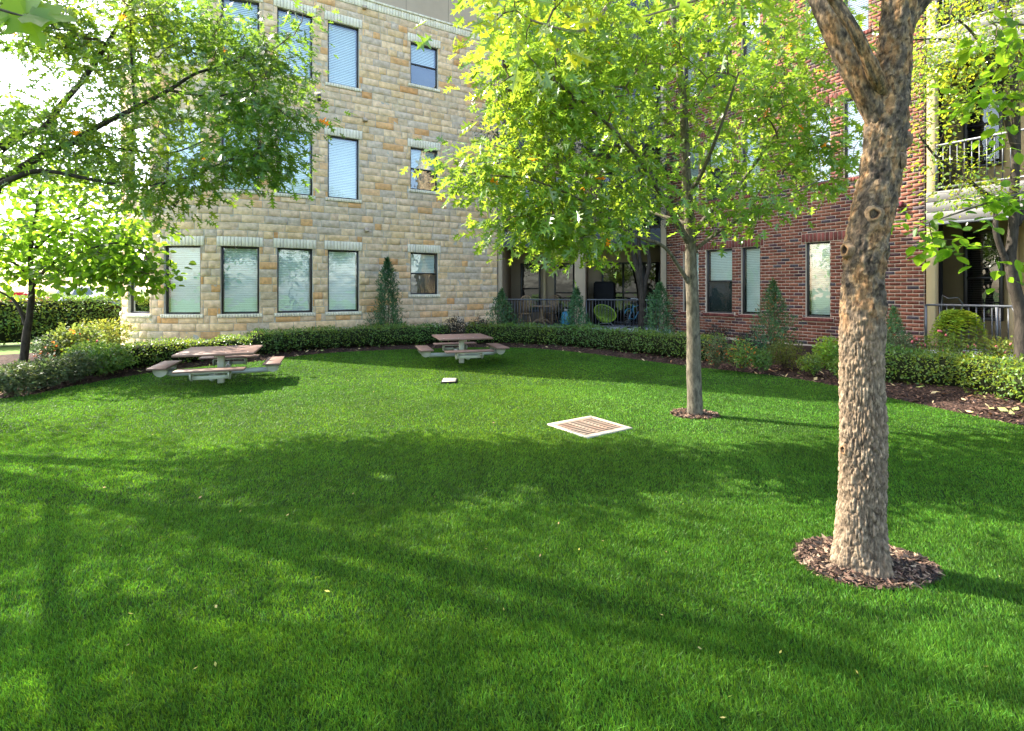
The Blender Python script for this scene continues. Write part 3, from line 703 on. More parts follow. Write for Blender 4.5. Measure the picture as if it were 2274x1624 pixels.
# scattered litter on the lawn
N = 300; P = np.column_stack([rng.uniform(-9, 8, N), 2+rng.random(N)**1.3*13]); P = P[keep(P)]; 
chips('leaf_litter', np.column_stack([P, np.full(len(P), .023)]), .024, [(.28, .26, .06), (.32, .28, .10), (.30, .20, .09)], CH, 'tiny yellow leaf bits dotted over the lawn', 'leaves')

# ================================================================== LAWN FIXTURES
o = thing('drain_grate', 'square white rimmed drain grate with rusty slots set in the lawn', 'drain grate', (gcen[0], gcen[1], 0), GRZ)
mb = MB(); hw = .36; sl_ = []
for c_ in range(3):
    for r2 in range(9): sl_.append((-.20+.2*c_-.085, -.20+.2*c_+.085, -.235+.0585*r2-.015, -.235+.0585*r2+.015))
xs = sorted({-.32, .32}|{a for s_ in sl_ for a in s_[:2]}); ys = sorted({-.29, .29}|{a for s_ in sl_ for a in s_[2:]})
for i in range(len(xs)-1):
    for j in range(len(ys)-1):
        mx_, my_ = (xs[i]+xs[i+1])/2, (ys[j]+ys[j+1])/2
        if any(s_[0] < mx_ < s_[1] and s_[2] < my_ < s_[3] for s_ in sl_): continue
        mb.quad((xs[i], ys[j], .012), (xs[i+1], ys[j], .012), (xs[i+1], ys[j+1], .012), (xs[i], ys[j+1], .012))
for s_ in sl_:
    a, b, c, d = s_
    for p, q in (((a, c), (b, c)), ((b, c), (b, d)), ((b, d), (a, d)), ((a, d), (a, c))): mb.quad((*p, .012), (*q, .012), (*q, .0092), (*p, .0092))
mb.build('grate', M['rust'], o, world=False)
mb = MB()
for (x0, x1, y0, y1) in ((-hw, hw, -hw, -.29), (-hw, hw, .29, hw), (-hw, -.32, -.29, .29), (.32, hw, -.29, .29)): mb.box(x0, x1, y0, y1, -.02, .016, bev=.003)
mb.build('frame', M['white'], o, world=False)
mb = MB(); mb.quad((-.33, -.3, .009), (.33, -.3, .009), (.33, .3, .009), (-.33, .3, .009)); mb.build('drain_pit', M['black'], o, world=False)
o = thing('valve_box', 'small white rectangular valve box cover in the lawn near the tables', 'valve box', (vb[0], vb[1], 0), .05)
mb = MB(); mb.box(-.12, .12, -.17, .17, .0, .04, bev=.012); mb.build('lid', M['white'], o, world=False)
mb = MB(); mb.box(-.135, .135, -.185, .185, .0, .03, bev=.004); mb.build('rim', M['black'], o, world=False)

def picnic(loc, rz, label, hz=.585, sx=.60, sy=.645):
    o = thing('picnic_table', label, 'picnic table', loc, rz, 'picnic tables on the lawn')
    mb = MB(); nb_ = 1; mb.box(-sx, sx, -sy, sy, hz-.038, hz, bev=.008)
    top = mb.build('tabletop', M['tabletop'], o, world=False)
    mb = MB()
    for (x, y) in [(a*sx*.82, b*sy*.82) for a in (-1, -.33, .33, 1) for b in (-1, 1)]+[(0, .1), (.05, -.1)]: mb.lathe((x, y, hz), [(.008, .0), (.007, .004), (.001, .006)], 8)
    mb.build('screw_heads', M['chrome'], top, world=False)['kind'] = 'stuff'
    mb = MB(); mb.box(-.052, .052, -.052, .052, -.02, hz-.07, bev=.01); mb.build('pedestal', M['beige'], o, world=False)
    mb = MB(); mb.box(-.45, .45, -.03, .03, hz-.08, hz-.039, bev=.005); mb.box(-.03, .03, -.45, .45, hz-.082, hz-.0395, bev=.005); mb.build('top_bracket', M['beige'], o, world=False)
    for q in range(4):
        a = q*math.pi/2-math.pi/2; ex = np.array((math.cos(a), math.sin(a), 0)); ey = np.array((-ex[1], ex[0], 0))
        dist = sy+.22 if q in (0, 2) else sx+.25
        mb = MB(); P = [ex*t for t in (.05, dist-.12, dist)]; zz = (.20, .20, .24)
        mb.tube([p+EZ*z for p, z in zip(P, zz)], .045, 14); arm = mb.build('seat_arm', M['tubegrey'], o, smooth=False, world=False)
        mb = MB(); c = ex*dist+EZ*.235; mb.obox(c+EZ*.09, ex, ey, EZ, .10, .27, .013, bev=.004); mb.obox(c-EZ*.0, ex, ey, EZ, .016, .27, .03, bev=.004)
        for sg in (-1, 1):
            V_ = []
            for t_ in (-.012, .012):
                for th_ in np.linspace(0, math.pi, 9): V_.append(c+ey*(sg*.27+t_)+ex*.11*math.cos(th_)+EZ*(.075-.12*math.sin(th_)))
            mb.add(V_, [tuple(range(9)), tuple(range(17, 8, -1))]+[(i, i+1, i+10, i+9) for i in range(8)]+[(8, 0, 9, 17)])
        mb.build('seat_bracket', M['beige'], o, world=False)
        mb = MB(); mb.obox(ex*dist+EZ*.352, ex, ey, EZ, .14, .50, .016, bev=.006); mb.build('seat', M['tabletop'], o, world=False)
    return o
t1 = GR(491, 850.6); t2 = GR(1024.5, 806.3)
picnic((t1[0], t1[1], 0), R(19), 'brown topped picnic table with attached benches, dappled in sun at the left')
picnic((t2[0], t2[1], 0), R(17), 'brown topped picnic table with attached benches, in the building shade at centre', hz=.60, sx=.58, sy=.58)

# ================================================================== PATIO FURNITURE (stands on the slabs)
def pc(x, y, z=.30): return oc+exc*x+nc*y+EZ*z
azc = math.atan2(exc[1], exc[0])
def xc(u, y):
    for t in np.linspace(-.5, LC+.5, 3000):
        q = oc+exc*t+nc*y
        if CU+F*q[0]/q[1] >= u: return float(t)
def windsor(loc, rz, label):
    o = thing('windsor_chair', label, 'chair', loc, rz, 'wooden chairs at the patio table'); h = .47
    mb = MB(); mb.lathe((0, 0, h-.04), [(.19, 0), (.23, .012), (.235, .03), (.2, .04)], 22); mb.build('seat', M['wood'], o, world=False)
    for (a, b) in ((-1, -1), (1, -1), (1, 1), (-1, 1)): mb = MB(); mb.tube([(a*.14, b*.13, h-.03), (a*.18, b*.17, h*.5), (a*.215, b*.205, 0)], [.014, .022, .012], 8); mb.build('leg', M['wood'], o, world=False)
    mb = MB(); mb.tube([(-.175, -.16, .2), (-.175, .16, .2)], .01, 6); mb.tube([(.175, -.16, .2), (.175, .16, .2)], .01, 6); mb.tube([(-.175, 0, .2), (.175, 0, .2)], .01, 6); mb.build('stretcher', M['wood'], o, world=False)
    mb = MB(); arc = []
    for k in range(25): t_ = math.pi*k/24; w_ = .22*(1.0+.08*math.sin(t_)); arc.append((-w_*math.cos(t_), .17+.10*math.sin(t_), h+.28+.0+.36*math.sin(t_)**.7 if 0 < k < 24 else h))
    mb.tube(arc, .013, 6)
    for k in range(7):
        x = -.15+.05*k; zt = h+.28+.36*(1-(x/.25)**2)**.35; mb.tube([(x*.85, .18, h), (x, .22, h+.3), (x*1.1, .262, zt)], [.008, .02, .008], 6)
    mb.build('backrest', M['wood'], o, world=False)
    return o
windsor(pc(xc(1164, -.55), -.55), azc+R(205), 'wooden arrow back chair nearest the patio railing, left of the round table')
windsor(pc(xc(1222, -1.5), -1.5), azc+R(-25), 'wooden arrow back chair behind the round patio table')
o = thing('patio_table', 'round wooden pedestal table behind the grey patio railing', 'table', pc(xc(1202, -1.0), -1.0), azc)
mb = MB(); mb.lathe((0, 0, .70), [(.50, 0), (.53, .01), (.53, .03), (.5, .04)], 36); mb.build('tabletop', M['wood'], o, world=False)
mb = MB(); mb.lathe((0, 0, .12), [(.10, 0), (.12, .1), (.06, .25), (.09, .45), (.12, .58)], 18); mb.build('pedestal', M['wood'], o, world=False)
for q in range(4): a = q*math.pi/2+.5; mb = MB(); mb.tube([(0, 0, .22), (.2*math.cos(a), .2*math.sin(a), .2), (.42*math.cos(a), .42*math.sin(a), .03)], [.05, .045, .03], 8); mb.build('leg', M['wood'], o, world=False)
# green cord chair
xg = xc(1343, -.75)
o = thing('cord_chair', 'round lime green cord chair on pale metal legs', 'chair', pc(xg, -.75), azc+R(12))
el = R(48); c0_ = np.array((0, 0, .50)); uz = np.array((0, -math.sin(el)*-1, math.cos(el)))  # seat ring plane
ringX = np.array((1, 0, -.28)); ringX /= np.linalg.norm(ringX); ringY = np.array((.12, .62, .66)); ringY /= np.linalg.norm(ringY); rn = np.cross(ringX, ringY)
mb = MB(); ring = [c0_+ringX*.40*math.cos(t_)+ringY*.36*math.sin(t_) for t_ in np.linspace(0, 2*math.pi, 33)]; mb.tube(ring, .022, 8); mb.build('rim', M['lime'], o, world=False)
mb = MB(); bot = c0_-rn*.26-ringY*.10
for k in range(56):
    t_ = 2*math.pi*k/56; p = c0_+ringX*.40*math.cos(t_)+ringY*.36*math.sin(t_); q = bot+ringX*.05*math.cos(t_)+ringY*.05*math.sin(t_); m_ = (p+q)/2-rn*.09+(p-c0_)*.08; mb.tube([p, (p+m_)/2-rn*.03, m_, (m_+q)/2-rn*.02, q], .007, 5)
mb.build('cord_seat', M['lime'], o, world=False)
for k, (x, y) in enumerate(((-.27, -.25), (.30, -.22), (.22, .25), (-.22, .25))): mb = MB(); mb.tube([bot+np.array((x*.5, y*.3, .03)), (x, y, 0)], .009, 6); mb.build('leg', M['chrome'], o, world=False)
mb = MB(); mb.tube([(-.2, -.17, .14), (.22, -.15, .14)], .007, 6); mb.build('stretcher', M['chrome'], o, world=False)
# covered grill
xk = xc(1341, -1.35)
o = thing('covered_grill', 'tall black covered grill against the right patio window', 'grill', pc(xk, -1.35), azc)
mb = MB(); mb.box(-.37, .37, -.3, .3, .05, 1.62, bev=.07); mb.build('cover', M['black'], o, world=False)
mb = MB(); 
for x in (-.28, .28): mb.tube([(x, -.2, .05), (x, .2, .05)], .05, 10)
mb.build('wheels', M['rubber'], o, world=False)
# bicycle
def bicycle(loc, rz, label):
    o = thing('bicycle', label, 'bicycle', loc, rz)
    for x in (-.5, .5):
        mb = MB(); mb.tube([(x+.31*math.cos(t_), 0, .33+.31*math.sin(t_)) for t_ in np.linspace(0, 2*math.pi, 29)], .02, 6, cap=False); wh = mb.build('tyre', M['rubber'], o, world=False)
        mb = MB()
        for k in range(16): t_ = 2*math.pi*k/16; mb.tube([(x, 0, .33), (x+.3*math.cos(t_), 0, .33+.3*math.sin(t_))], .002, 4)
        mb.build('spokes', M['chrome'], wh, world=False)
        mb = MB(); mb.tube([(x+.34*math.cos(t_), 0, .33+.34*math.sin(t_)) for t_ in np.linspace(.3, 2.6, 12)], .022, 6); mb.build('mudguard', M['blue'], o, world=False)
    mb = MB()
    for a, b in (((-.5, 0, .33), (-.12, 0, .30)), ((-.12, 0, .30), (-.22, 0, .82)), ((-.22, 0, .72), (.30, 0, .78)), ((-.12, 0, .30), (.33, 0, .68)), ((-.5, 0, .33), (-.2, 0, .72)), ((.5, 0, .33), (.28, 0, .88))): mb.tube([a, b], .018, 8)
    mb.build('frame', M['blue'], o, world=False)
    mb = MB(); mb.tube([(.1, -.28, 1.0), (.24, -.2, 1.02), (.29, 0, .95), (.24, .2, 1.02), (.1, .28, 1.0)], .012, 6); mb.build('handlebar', M['chrome'], o, world=False)
    mb = MB(); mb.box(-.36, -.1, -.07, .07, .83, .88, bev=.02); mb.build('saddle', M['rubber'], o, world=False)
bicycle(pc(xc(1412, -.8), -.8), azc+R(60), 'teal blue bicycle parked behind the patio trunk')
# cooler by the middle column
o = thing('cooler_jug', 'bright blue plastic jug beside the patio column shrub', 'jug', pc(xc(1256, -.5), -.5), azc)
mb = MB(); mb.lathe((0, 0, 0), [(.16, 0), (.18, .03), (.18, .42), (.15, .5), (.06, .56)], 20); mb.build('body', M['blue'], o, world=False)
mb = MB(); mb.lathe((0, 0, .56), [(.07, 0), (.07, .06), (.03, .08)], 14); mb.build('lid', M['white'], o, world=False)
# sling chair on the right patio
def pr(x, y, z=.33): return ob+exb*x+nb*y+EZ*z
azb = math.atan2(exb[1], exb[0])
o = thing('sling_chair', 'tan fabric patio chair behind the right balcony railing', 'chair', pr(1.75, -.75), azb+R(95))
mb = MB(); mb.obox((0, 0, .42), (1, 0, 0), (0, 1, 0), (0, 0, 1), .26, .27, .012, bev=.005); mb.build('seat', M['sling'], o, world=False)
mb = MB(); mb.obox((0, .36, .70), (1, 0, 0), (0, .35, .93), (0, -.93, .35), .27, .30, .012, bev=.005); mb.build('backrest', M['sling'], o, world=False)
for x in (-.29, .29):
    mb = MB(); mb.tube([(x, -.3, 0), (x, -.27, .4), (x, -.2, .62), (x, .15, .64), (x, .3, .6)], .016, 8); mb.tube([(x, .42, 0), (x, .25, .42), (x, .47, 1.0)], .016, 8); mb.tube([(x, -.27, .42), (x, .25, .42)], .014, 8); mb.build('frame', M['darkmetal'], o, world=False)
# ================================================================== VEGETATION
def leaf_template(kind):
    if kind == 'oak':
        h = [(.015, .0), (.04, .12), (.24, .17), (.06, .29), (.16, .36), (.44, .52), (.36, .55), (.20, .50), (.07, .55), (.13, .66), (.33, .86), (.10, .80), (0, 1.0)]
    elif kind == 'oval':
        h = [(0, 0), (.22, .15), (.33, .38), (.28, .65), (.13, .88), (0, 1.0)]
    elif kind == 'round':
        h = [(0, 0), (.34, .02), (.50, .30), (.44, .58), (.22, .85), (0, 1.0)]
    elif kind == 'small':
        h = [(0, 0), (.28, .4), (0, 1.0)]
    elif kind == 'needle':
        h = [(0, 0), (.12, .35), (0, 1.0)]
    elif kind == 'maple':
        h = [(.02, 0), (.30, -.05), (.55, .18), (.42, .30), (.60, .62), (.34, .56), (.14, .62), (.18, .82), (0, 1.05)]
    h = np.array(h); mid = [(0, h[0][1]), (0, h[-1][1])]
    xs = np.concatenate([h[:, 0], -h[:, 0]]); ys = np.concatenate([h[:, 1], h[:, 1]])
    V = np.column_stack([xs, ys, .18*np.abs(xs)-.22*(ys-.3)**2*(.5 if kind != 'needle' else 0)])
    k = len(h); V = np.vstack([V, [(0, mid[0][1], -.02)]])
    f1 = tuple(range(k))+(2*k,); f2 = tuple(range(2*k-1, k-1, -1))+(2*k,)
    if kind in ('small', 'needle', 'oval', 'round'): f1 = tuple(range(k)); f2 = tuple(range(2*k-1, k-1, -1)); V = V[:-1]
    return V, (f1, f2)
LT = {k: leaf_template(k) for k in ('oak', 'oval', 'round', 'small', 'needle', 'maple')}
def unit(a): return a/np.maximum(np.linalg.norm(a, axis=-1, keepdims=True), 1e-9)
def leaves(name, P, axis, normal, size, kind, m, tint, parent, world=True):
    V0, fs = LT[kind]; N = len(P); k = len(V0)
    ax = unit(axis); nn = normal-ax*np.sum(normal*ax, 1, keepdims=True); nn = unit(nn); sd_ = np.cross(ax, nn)
    size = np.asarray(size)[:, None, None]; curl = rng.uniform(.4, 1.8, (N, 1, 1))
    wdt = rng.uniform(.8, 1.15, (N, 1, 1))
    V = P[:, None, :]+size*(V0[None, :, 0:1]*wdt*sd_[:, None, :]+V0[None, :, 1:2]*ax[:, None, :]+curl*V0[None, :, 2:3]*nn[:, None, :])
    i = np.arange(N)[:, None]*k
    return mesh_np(name, V.reshape(-1, 3), [i+np.array(f) for f in fs], m, parent, tint=np.repeat(tint, k, axis=0), world=world)
def tints(N, var=.25, yel=.3, base=(1, 1, 1), autumn=0.0, P=None, seed=1):
    b = rng.uniform(1-var, 1+var, N); y = rng.uniform(0, yel, N)
    if P is not None: y = y*(1+.8*np.clip(pnoise(P[:, :2]+P[:, 2:3]*.7, 1.6, seed), -1, 1.5)); b *= 1+.08*pnoise(P[:, :2]-P[:, 2:3], 2.3, seed+1)
    t = np.column_stack([(1+y*1.6)*b, (1+y*.45)*b, (1-.4*y)*b])*np.array(base)
    if autumn: k = rng.random(N) < autumn; t[k] = np.array((7.0, 1.1, .6))*rng.uniform(.6, 1.2, (k.sum(), 1))
    return t
LM = dict(oak=leafmat('oak leaf', (.085, .19, .028), (.34, .54, .045), .24, .9, .46), light=leafmat('redbud leaf', (.07, .15, .015), (.36, .60, .03), .4, .3, .6),
          hedge=leafmat('hedge leaf', (.060, .150, .030), (.17, .32, .04), .35, .45, .35), juniper=leafmat('juniper spray', (.05, .135, .06), (.06, .15, .04), .6, .25, .2),
          dark=leafmat('dark shrub leaf', (.022, .028, .022), (.05, .03, .03), .5, .3, .3), grey=leafmat('grey green shrub leaf', (.06, .095, .05), (.10, .17, .05), .5, .3, .3),
          olive=leafmat('blue green leaf', (.03, .062, .038), (.04, .09, .03), .5, .35, .25), fern=leafmat('fern frond', (.13, .26, .03), (.34, .50, .05), .5, .3, .45),
          yellow=leafmat('yellow green leaf', (.14, .19, .03), (.38, .42, .06), .45, .3, .5))
def barkmat(name, c1, c2, c3, sc=(30, 30, 8), bump=.012):
    m = bpy.data.materials.new(name); m.use_nodes = True; t = m.node_tree; b = t.nodes['Principled BSDF']; b.inputs['Roughness'].default_value = .85; b.inputs['Specular IOR Level'].default_value = .2
    tc = t.nodes.new('ShaderNodeTexCoord'); mp = t.nodes.new('ShaderNodeMapping'); mp.inputs['Scale'].default_value = sc; t.links.new(tc.outputs['Object'], mp.inputs[0])
    n1 = t.nodes.new('ShaderNodeTexNoise'); n1.inputs['Scale'].default_value = 1; n1.inputs['Detail'].default_value = 8; n1.inputs['Roughness'].default_value = .65; t.links.new(mp.outputs[0], n1.inputs['Vector'])
    n2 = t.nodes.new('ShaderNodeTexNoise'); n2.inputs['Scale'].default_value = 4; n2.inputs['Detail'].default_value = 5; t.links.new(tc.outputs['Object'], n2.inputs['Vector'])
    cr = t.nodes.new('ShaderNodeValToRGB'); e = cr.color_ramp.elements; e[0].position = .36; e[0].color = (*c1, 1); e[1].position = .62; e[1].color = (*c2, 1); t.links.new(n1.outputs[0], cr.inputs[0])
    mr = t.nodes.new('ShaderNodeMapRange'); mr.inputs['From Min'].default_value = .5; mr.inputs['From Max'].default_value = .68; mr.inputs['To Max'].default_value = .7; t.links.new(n2.outputs[0], mr.inputs[0])
    mx = t.nodes.new('ShaderNodeMix'); mx.data_type = 'RGBA'; t.links.new(mr.outputs[0], mx.inputs[0]); t.links.new(cr.outputs[0], mx.inputs[6]); mx.inputs[7].default_value = (*c3, 1)
    at = t.nodes.new('ShaderNodeAttribute'); at.attribute_name = 'tint'; mm = t.nodes.new('ShaderNodeMix'); mm.data_type = 'RGBA'; mm.blend_type = 'MULTIPLY'; mm.inputs[0].default_value = 1
    t.links.new(mx.outputs[2], mm.inputs[6]); t.links.new(at.outputs['Color'], mm.inputs[7]); t.links.new(mm.outputs[2], b.inputs['Base Color'])
    bp = t.nodes.new('ShaderNodeBump'); bp.inputs['Distance'].default_value = bump; bp.inputs['Strength'].default_value = 1; t.links.new(n1.outputs[0], bp.inputs['Height']); t.links.new(bp.outputs[0], b.inputs['Normal'])
    return m
BK = dict(near=barkmat('furrowed tan bark', (.10, .075, .055), (.40, .32, .235), (.30, .22, .15), (42, 42, 20), .010),
          grey=barkmat('grey bark', (.04, .034, .026), (.17, .145, .105), (.09, .075, .05), (30, 30, 10), .006),
          dark=barkmat('dark bark', (.016, .013, .010), (.055, .045, .035), (.06, .048, .036), (25, 25, 8), .010),
          twig=barkmat('twig bark', (.06, .045, .03), (.15, .11, .075), (.12, .09, .06), (20, 20, 8), .002))

def catmull(P, sub=6):
    P = [np.asarray(p, float) for p in P]; out = []
    for i in range(len(P)-1):
        p0, p1, p2, p3 = P[max(i-1, 0)], P[i], P[i+1], P[min(i+2, len(P)-1)]
        for k in range(sub):
            t = k/sub; out.append(.5*((2*p1)+(-p0+p2)*t+(2*p0-5*p1+4*p2-p3)*t*t+(-p0+3*p1-3*p2+p3)*t**3))
    out.append(P[-1]); return np.array(out)

SD = np.array(sd)
GAPS = [((T1B[0], T1B[1], z), .20) for z in (.1, .35, .6, .85, 1.1, 1.35)]+[((T1B[0]+.08, T1B[1], 2.3), .12)]+[((T2B[0], T2B[1], z), .16) for z in (.15, .4, 1.1)]
for (u_, v_, r_) in ((560, 1195, .17), (620, 1175, .13), (440, 988, .22), (240, 1292, .14), (130, 1345, .12), (1060, 1135, .15), (1130, 1118, .14), (980, 1150, .12), (1690, 1310, .15), (1640, 1400, .15), (1590, 1480, .13), (1600, 1130, .28), (1720, 1080, .5), (1820, 1120, .35), (1480, 1105, .22),
                    (2130, 1310, .18), (2230, 1350, .2), (2060, 1450, .12), (2200, 1560, .15), (2150, 1130, .5), (2240, 1050, .3), (60, 1540, .12), (500, 1400, .07), (640, 1450, .08), (360, 1330, .09), (200, 1010, .2), (90, 920, .3), (300, 930, .25), (1300, 1560, .06), (860, 1060, .14), (1180, 1090, .16)):
    p_ = GR(u_, v_); GAPS.append((tuple(p_), r_*.72))
def sun_clear(P, extra=0.0):
    k = np.ones(len(P), bool)
    for (t_, r_) in GAPS:
        d = P-np.array(t_); al = d@SD; perp = np.linalg.norm(d-al[:, None]*SD, axis=1); k &= ~((perp < r_+extra) & (al > .7))
    return k
def tree(name, label, cat, base, limbs, blobs, n_cl, leaf, lm, lsize, per, bark, group=None, twig_r=.0035, up=.75, spread=.22, tint_kw=None, trunk_n=14, droop=.25, extra=None, shell=.0, keepf=None, seed=3, maxr=.05, gaps=False, dirjit=.45):
    """limbs: [(points, r_start, r_end)]; blobs: [(centre, (rx,ry,rz), weight)]; twigs grow from the nearest wood to each leaf cluster"""
    global rng
    rng = np.random.default_rng(seed); random.seed(seed)
    o = thing(name, label, cat, base, 0, group)
    mb = MB(); nodes = []; par = []
    for (P, r0, r1) in limbs:
        C_ = catmull(P, 6); m_ = len(C_); rs = [(r0+(r1-r0)*(i/(m_-1))**.8)*(1+.05*noise.noise(Vector(C_[i]*3))) for i in range(m_)]
        C_ = C_+np.array([[.25*rs[i]*noise.noise(Vector((*(c*2.5)[:2], c[2]*2.5+q*9))) for q in range(3)] for i, c in enumerate(C_)])*(1 if r0 < .1 else .4)
        mb.tube(C_, rs, trunk_n if r0 > .05 else 8)
        for i, c in enumerate(C_):
            if rs[i] < (.09 if len(limbs) > 1 else .2) or i > m_*.5: nodes.append(c); par.append(-1)
    if extra: extra(mb)
    mb.build('trunk', bark, o, smooth=True)
    # cluster centres
    ws = np.array([b[2] for b in blobs], float); ws /= ws.sum(); CL = []
    while len(CL) < n_cl:
        b = blobs[rng.choice(len(blobs), p=ws)]; d = rng.normal(size=3); d /= np.linalg.norm(d); r = rng.random()**(1/3)
        r = shell+(1-shell)*r; p = np.array(b[0])+d*r*np.array(b[1])
        if keepf is not None and not keepf(p): continue
        CL.append(p)
    CL = np.array(CL)
    if gaps: CL = CL[sun_clear(CL, .06)]
    nd = np.array(nodes); dist = np.array([np.min(np.linalg.norm(nd-c, axis=1)) for c in CL]); order = np.argsort(dist)
    NN = [np.array(x) for x in nodes]; PAR = list(par); NA = np.array(NN); branches = []
    cap = len(NN)+n_cl*6+10; BUF = np.zeros((cap, 3)); BUF[:len(NN)] = NA; cnt = len(NN); PAR = np.full(cap, -1); tips = []
    for ci in order:
        c = CL[ci]; dd = np.linalg.norm(BUF[:cnt]-c, axis=1)+.25*np.maximum(0, BUF[:cnt, 2]-c[2]); j = int(np.argmin(dd)); p = BUF[j]; L = np.linalg.norm(c-p)
        if L < .05: tips.append((c, np.array((0, 0, 1.0)))); continue
        k = max(2, min(6, int(L/.18)+1)); pv = j; prev = p
        side = rng.normal(size=3)*.10*L; sag = np.array((0, 0, 1.0))*L*.12
        for q in range(1, k+1):
            t = q/k; x = p+(c-p)*t+(side+sag)*math.sin(math.pi*t)*.7
            BUF[cnt] = x; PAR[cnt] = pv; pv = cnt; cnt += 1
            if cnt >= cap-8: cap *= 2; BUF = np.vstack([BUF, np.zeros_like(BUF)]); PAR = np.concatenate([PAR, np.full(len(PAR), -1)])
        tips.append((c, unit(c-BUF[PAR[cnt-1]])))
    w_ = np.zeros(cnt); ch = np.zeros(cnt)
    for i in range(cnt-1, -1, -1):
        if ch[i] == 0: w_[i] += 1
        if PAR[i] >= 0: w_[PAR[i]] += w_[i]; ch[PAR[i]] += 1
    seg = MB(); ii = [i for i in range(cnt) if PAR[i] >= 0]
    a = BUF[[PAR[i] for i in ii]]; b = BUF[ii]; ra = np.minimum(twig_r*w_[[PAR[i] for i in ii]]**.5, maxr); rb = np.minimum(twig_r*w_[ii]**.5, maxr)
    ra = np.where(np.array([PAR[PAR[i]] for i in ii]) < 0, np.minimum(ra, rb*1.25), ra)
    d = unit(b-a); u_ = unit(np.cross(d, np.array((.3, .5, .8)))); v_ = np.cross(d, u_); K = 4; Vs = []
    for base_, r_ in ((a, ra), (b, rb)):
        for q in range(K): th_ = 2*math.pi*q/K; Vs.append(base_+(u_*math.cos(th_)+v_*math.sin(th_))*r_[:, None])
    Vs = np.stack(Vs, 1).reshape(-1, 3); i8 = np.arange(len(ii))[:, None]*8
    if len(ii): mesh_np('branches', Vs, [np.concatenate([i8+np.array((q, (q+1) % K, K+(q+1) % K, K+q)) for q in range(K)])], BK['twig'], o, tint=np.ones((len(Vs), 3)), smooth=True)
    tc_ = np.array([t[0] for t in tips]); td = np.array([t[1] for t in tips]); N = len(tc_)*per
    cen_ = np.repeat(tc_, per, 0); dr = np.repeat(td, per, 0)
    off = rng.normal(size=(N, 3))*spread; off[:, 2] *= .55; P = cen_+off-dr*rng.uniform(0, spread*1.2, (N, 1))
    ax = unit(off+dr*.5*spread+rng.normal(size=(N, 3))*.08); ax[:, 2] -= droop+rng.random(N)*.3; ax = unit(ax)
    nr = unit(np.array((0, 0, 1.0))*up+rng.normal(size=(N, 3))*dirjit)
    if gaps: kk = sun_clear(P); P, ax, nr = P[kk], ax[kk], nr[kk]; N = len(P)
    tk = dict(var=.22, yel=.5); tk.update(tint_kw or {})
    leaves('crown', P, ax, nr, lsize*rng.uniform(.6, 1.25, N), leaf, lm, tints(N, P=P, seed=seed, **tk), o)
    return o

# ---- T1: thick near tree with sculpted bark
def trunk_mesh(name, parent, ctr, rad, z0, z1, nz, nr_, fn, m):
    V = []; T = []
    for j in range(nz+1):
        z = z0+(z1-z0)*j/nz; c = ctr(z); r = rad(z)
        for i in range(nr_):
            th = 2*math.pi*i/nr_; dr_, col = fn(th, z, r); V.append((c[0]+(r+dr_)*math.cos(th), c[1]+(r+dr_)*math.sin(th), z)); T.append(col)
    F_ = [(j*nr_+i, j*nr_+(i+1) % nr_, (j+1)*nr_+(i+1) % nr_, (j+1)*nr_+i) for j in range(nz) for i in range(nr_)]
    return mesh_np(name, V, [np.array(F_)], m, parent, tint=np.array(T), smooth=True)
T1 = (T1B[0]+.0, T1B[1], 0)
UX = [(-.05, 1912, 70), (.02, 1912, 66), (.12, 1913, 60), (.35, 1914, 55), (.75, 1913, 53), (1.2, 1913, 52), (1.5, 1914, 50), (1.7, 1916, 46), (1.9, 1921, 50), (2.05, 1932, 50), (2.2, 1944, 50), (2.35, 1954, 46), (2.5, 1961, 46), (2.65, 1966, 46), (2.8, 1974, 42), (3.0, 1986, 38), (3.3, 1994, 37), (3.8, 2000, 36)]
def t1c(z): return ((float(np.interp(z, [a[0] for a in UX], [a[1] for a in UX]))-CU)/F*T1[1], T1[1])
def t1r(z): return float(np.interp(z, [a[0] for a in UX], [a[2] for a in UX]))/F*T1[1]/1.19
